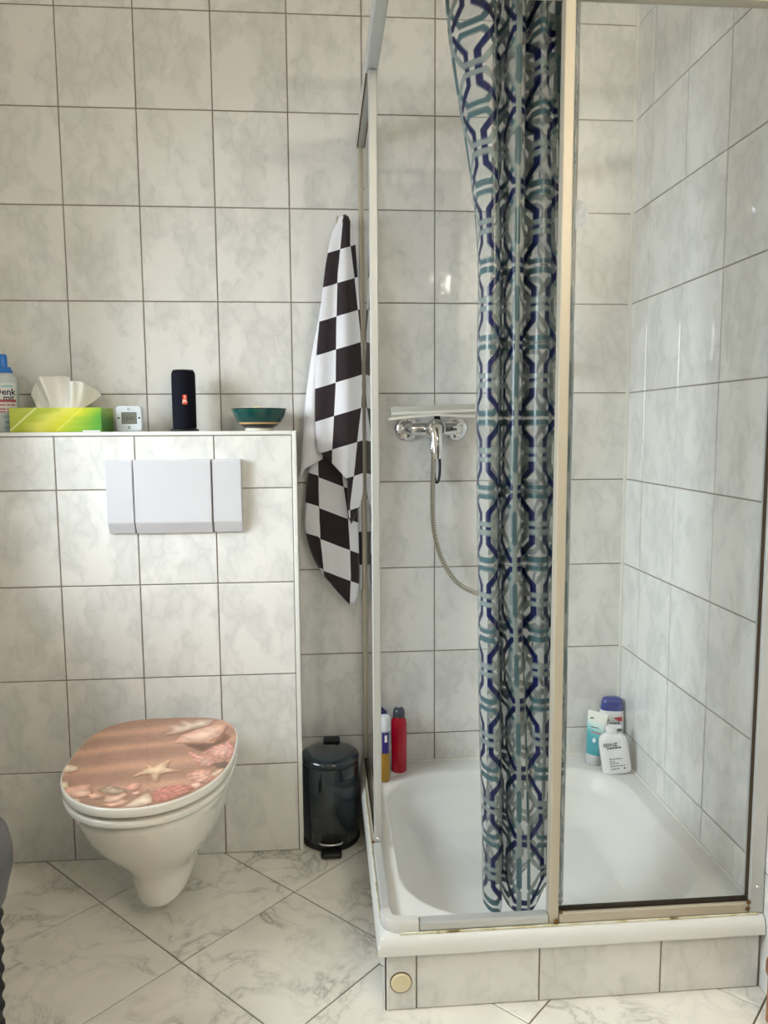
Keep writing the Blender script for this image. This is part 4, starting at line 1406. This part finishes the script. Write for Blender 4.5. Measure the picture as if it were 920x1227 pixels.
wb = thing('shower_gel_flask', 'flat white shower gel bottle leaning in front of the other two', 'bottle', (0.5110, -0.130, ZB + 0.001), (0, -0.16, -0.20))
wb.scale = (1.16, 1.0, 1.06)
rings = []
for hw, hd_, z in ((0.028, 0.015, 0.0), (0.0335, 0.0185, 0.003), (0.0350, 0.0195, 0.010), (0.0350, 0.0195, 0.060), (0.0345, 0.0190, 0.085), (0.0325, 0.018, 0.096), (0.027, 0.016, 0.104), (0.018, 0.0135, 0.109), (0.0125, 0.0115, 0.1105), (0.0122, 0.0112, 0.1125)):
    rings.append([(x, y, z) for x, y in sup(hw, hd_, 3.6, 44)])
obj('body', loft(rings), m_white, wb, smooth=50)
obj('cap', lathe([(0, 0.112), (0.0135, 0.112), (0.0140, 0.114), (0.0135, 0.128), (0.012, 0.1305), (0, 0.131)], 32), m_white, wb, smooth=True)
obj('spout', box(0.0, 0.026, -0.008, 0.008, 0.1215, 0.1295, 0.003), m_white, wb, smooth=True)
text('SEINZ.', 0.0130, M['black_print'], wb, (-0.008, -0.0196, 0.084), (PI / 2, 0, 0), bold=0.01)
print_line(wb, M['black_print'], -0.018, 0.016, -0.0198, 0.0755, 0.0040, 3)
for k, (z, a_, b__) in enumerate(((0.045, -0.016, 0.014), (0.038, -0.016, -0.004), (0.032, -0.016, 0.006), (0.025, -0.016, 0.020), (0.017, -0.015, 0.004))):
    print_line(wb, M['grey_print'], a_, b__, -0.0199, z, 0.0026, 10 + k)
obj('drop_mark', xform(lathe([(0, 0), (0.0024, 0), (0.0024, 0.0006), (0, 0.0006)], 14), Matrix.Translation((0.017, -0.0193, 0.017)) @ RX90), M['black_print'], wb)

# ------------------------------------------------------------------ shower curtain
cu_t = thing('shower_curtain', 'gathered clear shower curtain printed with navy and grey-green interlaced octagons', 'shower curtain', (0.09, -0.66, 0.15))
CO = np.array([0.09, -0.66, 0.15])
#  front folds A, B, C, D from left to right, then a back layer returning to the left
top = [(-0.078, -0.655), (-0.058, -0.672), (-0.034, -0.694), (-0.010, -0.716), (0.008, -0.704), (0.016, -0.664), (0.024, -0.652), (0.031, -0.690), (0.040, -0.714), (0.056, -0.716), (0.069, -0.696), (0.077, -0.662), (0.088, -0.690), (0.100, -0.711), (0.114, -0.690), (0.122, -0.650), (0.136, -0.660), (0.146, -0.700), (0.160, -0.706), (0.176, -0.676), (0.184, -0.640)]
mid = [(-0.010, -0.655), (-0.012, -0.688), (-0.002, -0.714), (0.016, -0.717), (0.027, -0.692), (0.030, -0.656), (0.034, -0.654), (0.037, -0.690), (0.046, -0.714), (0.058, -0.717), (0.070, -0.702), (0.076, -0.674), (0.084, -0.700), (0.098, -0.718), (0.116, -0.714), (0.130, -0.690), (0.144, -0.688), (0.154, -0.706), (0.166, -0.706), (0.178, -0.680), (0.184, -0.646)]
bot = [(0.010, -0.640), (0.006, -0.680), (0.016, -0.712), (0.034, -0.714), (0.045, -0.688), (0.049, -0.648), (0.053, -0.646), (0.057, -0.684), (0.066, -0.710), (0.078, -0.718), (0.090, -0.723), (0.102, -0.725), (0.114, -0.726), (0.126, -0.726), (0.138, -0.724), (0.150, -0.720), (0.160, -0.713), (0.169, -0.703), (0.177, -0.688), (0.182, -0.668), (0.184, -0.644)]
back = [(0.182, -0.615), (0.168, -0.604), (0.150, -0.620), (0.134, -0.604), (0.116, -0.620), (0.098, -0.604), (0.080, -0.620), (0.062, -0.604), (0.046, -0.618), (0.034, -0.604), (0.024, -0.616)]
top, mid, bot = top + back, mid + back, bot + back
NU, NV = 480, 620
cT, cM, cB = catmull(top, NU), catmull(mid, NU), catmull(bot, NU)
Z0, Z1 = 0.150, 2.030
zv = np.linspace(Z0, Z1, NV)
arc = lambda c_: np.concatenate([[0], np.cumsum(np.hypot(*np.diff(c_, axis=0).T))])
S = (arc(cT) + 3 * arc(cM) + 6 * arc(cB)) / 10.0
P = np.zeros((NV, NU, 3))
for j, z in enumerate(zv):
    t = (z - Z0) / (Z1 - Z0)
    if t < 0.48:
        a = smooth01(np.array(t / 0.48))
        c_ = cB * (1 - a) + cM * a
    else:
        a = smooth01(np.array((t - 0.66) / 0.34)) ** 1.2
        c_ = cM * (1 - a) + cT * a
    P[j, :, 0] = c_[:, 0]
    P[j, :, 1] = c_[:, 1]
    P[j, :, 2] = z
# gentle irregular sway and a lifted hem
wob = 0.0015 * np.sin(zv * 9.0)[:, None] * np.cos(np.linspace(0, 14, NU))[None, :]
P[:, :, 0] += wob
P[:, :, 1] += 0.8 * wob[:, ::-1]
su = np.linspace(0, 1, NU)
lift = 0.062 * np.exp(-((P[0, :, 0] - 0.130) / 0.022) ** 2)
P[:, :, 2] += lift[None, :] * np.clip(1 - (zv - Z0) / 0.16, 0, 1)[:, None] ** 2
SS = np.broadcast_to(S[None, :], (NV, NU))
ZZ = np.broadcast_to(zv[:, None], (NV, NU))
i0 = int(np.argmin(np.abs(cB[:, 0] - 0.084) + 10 * (cB[:, 1] > -0.69)))
PA, PB = 0.130, 0.144
XU = SS - S[i0]
YV = ZZ - 0.236


def ring_mask(x0, y0, wdt):
    x = np.abs((XU - x0 + PA / 2) % PA - PA / 2)
    y = np.abs((YV - y0 + PB / 2) % PB - PB / 2)
    out = np.zeros(x.shape)
    for kx in (0, 1):
        xx = x if kx == 0 else PA - x
        nx, ny = 0.0345, 0.032
        ln_ = math.hypot(nx, ny)
        dgn = ((xx - 0.053) * nx + (y - 0.029) * ny) / ln_
        sd = np.maximum(np.maximum(xx - 0.053, y - 0.0635), dgn)
        out = np.maximum(out, np.clip((wdt - np.abs(sd)) / 0.0016 + 0.5, 0, 1))
    return out


mn, mt, mg = ring_mask(0, 0, 0.0062), ring_mask(PA / 2, 0, 0.0056), ring_mask(PA / 2, PB / 2, 0.0050)
bg, nv_, tl, gy_ = rgb(146, 152, 149), rgb(5, 17, 64), rgb(60, 86, 92), rgb(112, 123, 121)
C3 = np.broadcast_to(bg, (NV, NU, 3)).copy()
Aa = np.full((NV, NU), 0.0)
for mk, cc in ((mt, tl), (mn, nv_), (mg * (1 - 0.0), gy_)):
    C3 = C3 * (1 - mk[..., None]) + cc * mk[..., None]
    Aa = np.maximum(Aa, mk)
me = bpy.data.meshes.new('vinyl_sheet')
V_ = (P - CO).reshape(-1, 3)
idx = np.arange(NV * NU).reshape(NV, NU)
F_ = np.stack([idx[:-1, :-1], idx[:-1, 1:], idx[1:, 1:], idx[1:, :-1]], -1).reshape(-1, 4)
me.from_pydata(V_.tolist(), [], F_.tolist())
at = me.attributes.new('print', 'FLOAT_COLOR', 'POINT')
at.data.foreach_set('color', np.concatenate([C3, Aa[..., None]], -1).astype(np.float32).ravel())
m = mat('curtain_vinyl', rough=0.26, spec=0.4)
b_ = m.node_tree.nodes['Principled BSDF']
an = nd(m, 'ShaderNodeAttribute', attribute_name='print')
lk(m, an.outputs['Color'], b_.inputs['Base Color'])
al = math_node(m, 'ADD', math_node(m, 'MULTIPLY', an.outputs['Alpha'], 0.53), 0.45)
lk(m, al, b_.inputs['Alpha'])
obj('vinyl_sheet', me, m, cu_t, smooth=180)
rod = thing('curtain_rod', 'white curtain rod above the shower enclosure', 'curtain rod', (0.17, -0.66, 2.06))
obj('bar', tube([(-0.39, 0.0, 0), (0.393, 0.0, 0)], 0.011, 20), M['white_plastic'], rod, smooth=True)
obj('ceiling_stay', tube([(-0.38, 0.0, 0.0), (-0.38, 0.0, 0.539)], 0.007, 16), M['white_plastic'], rod, smooth=True)
for x in (-0.05, 0.005, 0.06, 0.105, 0.155, 0.178):
    obj('ring', tube([(x - CO[0], 0.024 * math.cos(t), 2.046 - CO[2] + 0.024 * math.sin(t)) for t in np.linspace(0, 2 * PI, 33)], 0.002, 8, cap=False), M['white_plastic'], cu_t, smooth=True)

# ------------------------------------------------------------------ basket at the left edge, wooden stool at the right
lb = thing('laundry_basket', 'black woven basket with a grey liner rolled over its rim at the left edge', 'basket', (-1.029, -0.985, 0.0))
BR = 0.168
obj('inner_wall', lathe([(0, 0.004), (BR - 0.021, 0.004), (BR - 0.004, 0.42), (BR - 0.012, 0.42), (BR - 0.030, 0.012), (0, 0.012)], 56), M['black'], lb, smooth=True)
for k in range(26):
    z = 0.010 + k * 0.0165
    ph = (k % 2) * PI / 20
    pts_ = []
    for j in range(121):
        t = 2 * PI * j / 120
        r_ = BR - 0.004 - 0.040 * (0.41 - z) + 0.0025 * math.sin(20 * t + (PI if k % 2 else 0))
        pts_.append((r_ * math.cos(t), r_ * math.sin(t), z))
    obj('woven_strand', tube(pts_, 0.0078, 6, cap=False), M['black'], lb, smooth=True)
obj('liner', lathe([(BR - 0.030, 0.30), (BR - 0.028, 0.46), (BR - 0.012, 0.490), (BR + 0.006, 0.494), (BR + 0.018, 0.480), (BR + 0.023, 0.455), (BR + 0.022, 0.430), (BR + 0.015, 0.405), (BR + 0.011, 0.385), (BR + 0.009, 0.385), (BR + 0.0095, 0.42), (BR - 0.004, 0.465), (BR - 0.020, 0.45), (BR - 0.026, 0.30)], 64), mat('liner_grey', srgb(84, 86, 90), 0.35), lb, smooth=True)

st = thing('wooden_stool', 'brown wooden stool edge at the lower right beside the tray', 'stool', (0.658, -1.02, 0.0))
obj('side_panel', box(-0.134, -0.118, -0.155, 0.150, 0.0005, 0.0955, 0.003), M['wood'], st)
obj('top', box(-0.140, 0.118, -0.16, 0.155, 0.095, 0.140, 0.012, 3), M['wood'], st, smooth=True)
for sx in (1,):
    for sy in (-1, 1):
        obj('leg', box(sx * 0.095 - 0.018, sx * 0.095 + 0.018, sy * 0.13 - 0.018, sy * 0.13 + 0.018, 0.0005, 0.0955, 0.004), M['wood'], st)

# ------------------------------------------------------------------ warm wall lamp behind the viewpoint
lamp = thing('wall_lamp', 'warm globe lamp on the wall behind the viewpoint', 'lamp', (0.43, YF, 2.03))
obj('back_plate', xform(lathe([(0, 0), (0.05, 0), (0.05, 0.012), (0.03, 0.022), (0, 0.022)], 32), RX90 @ Matrix.Translation((0, 0, 0.0005))), M['chrome'], lamp, smooth=True)
obj('arm', tube([(0, -0.0, 0), (0, 0.05, 0), (0, 0.10, 0)], 0.010, 16), M['chrome'], lamp, smooth=True)
m = bpy.data.materials.new('lamp_glow')
m.use_nodes = True
b_ = m.node_tree.nodes['Principled BSDF']
b_.inputs['Emission Color'].default_value = (1.0, 0.91, 0.78, 1)
b_.inputs['Emission Strength'].default_value = LAMP_POWER
b = bmesh.new()
bmesh.ops.create_uvsphere(b, u_segments=24, v_segments=16, radius=0.055)
obj('globe', b, m, lamp, smooth=True, loc=(0, 0.15, 0))
lamp.children[0].rotation_euler = (PI, 0, 0)
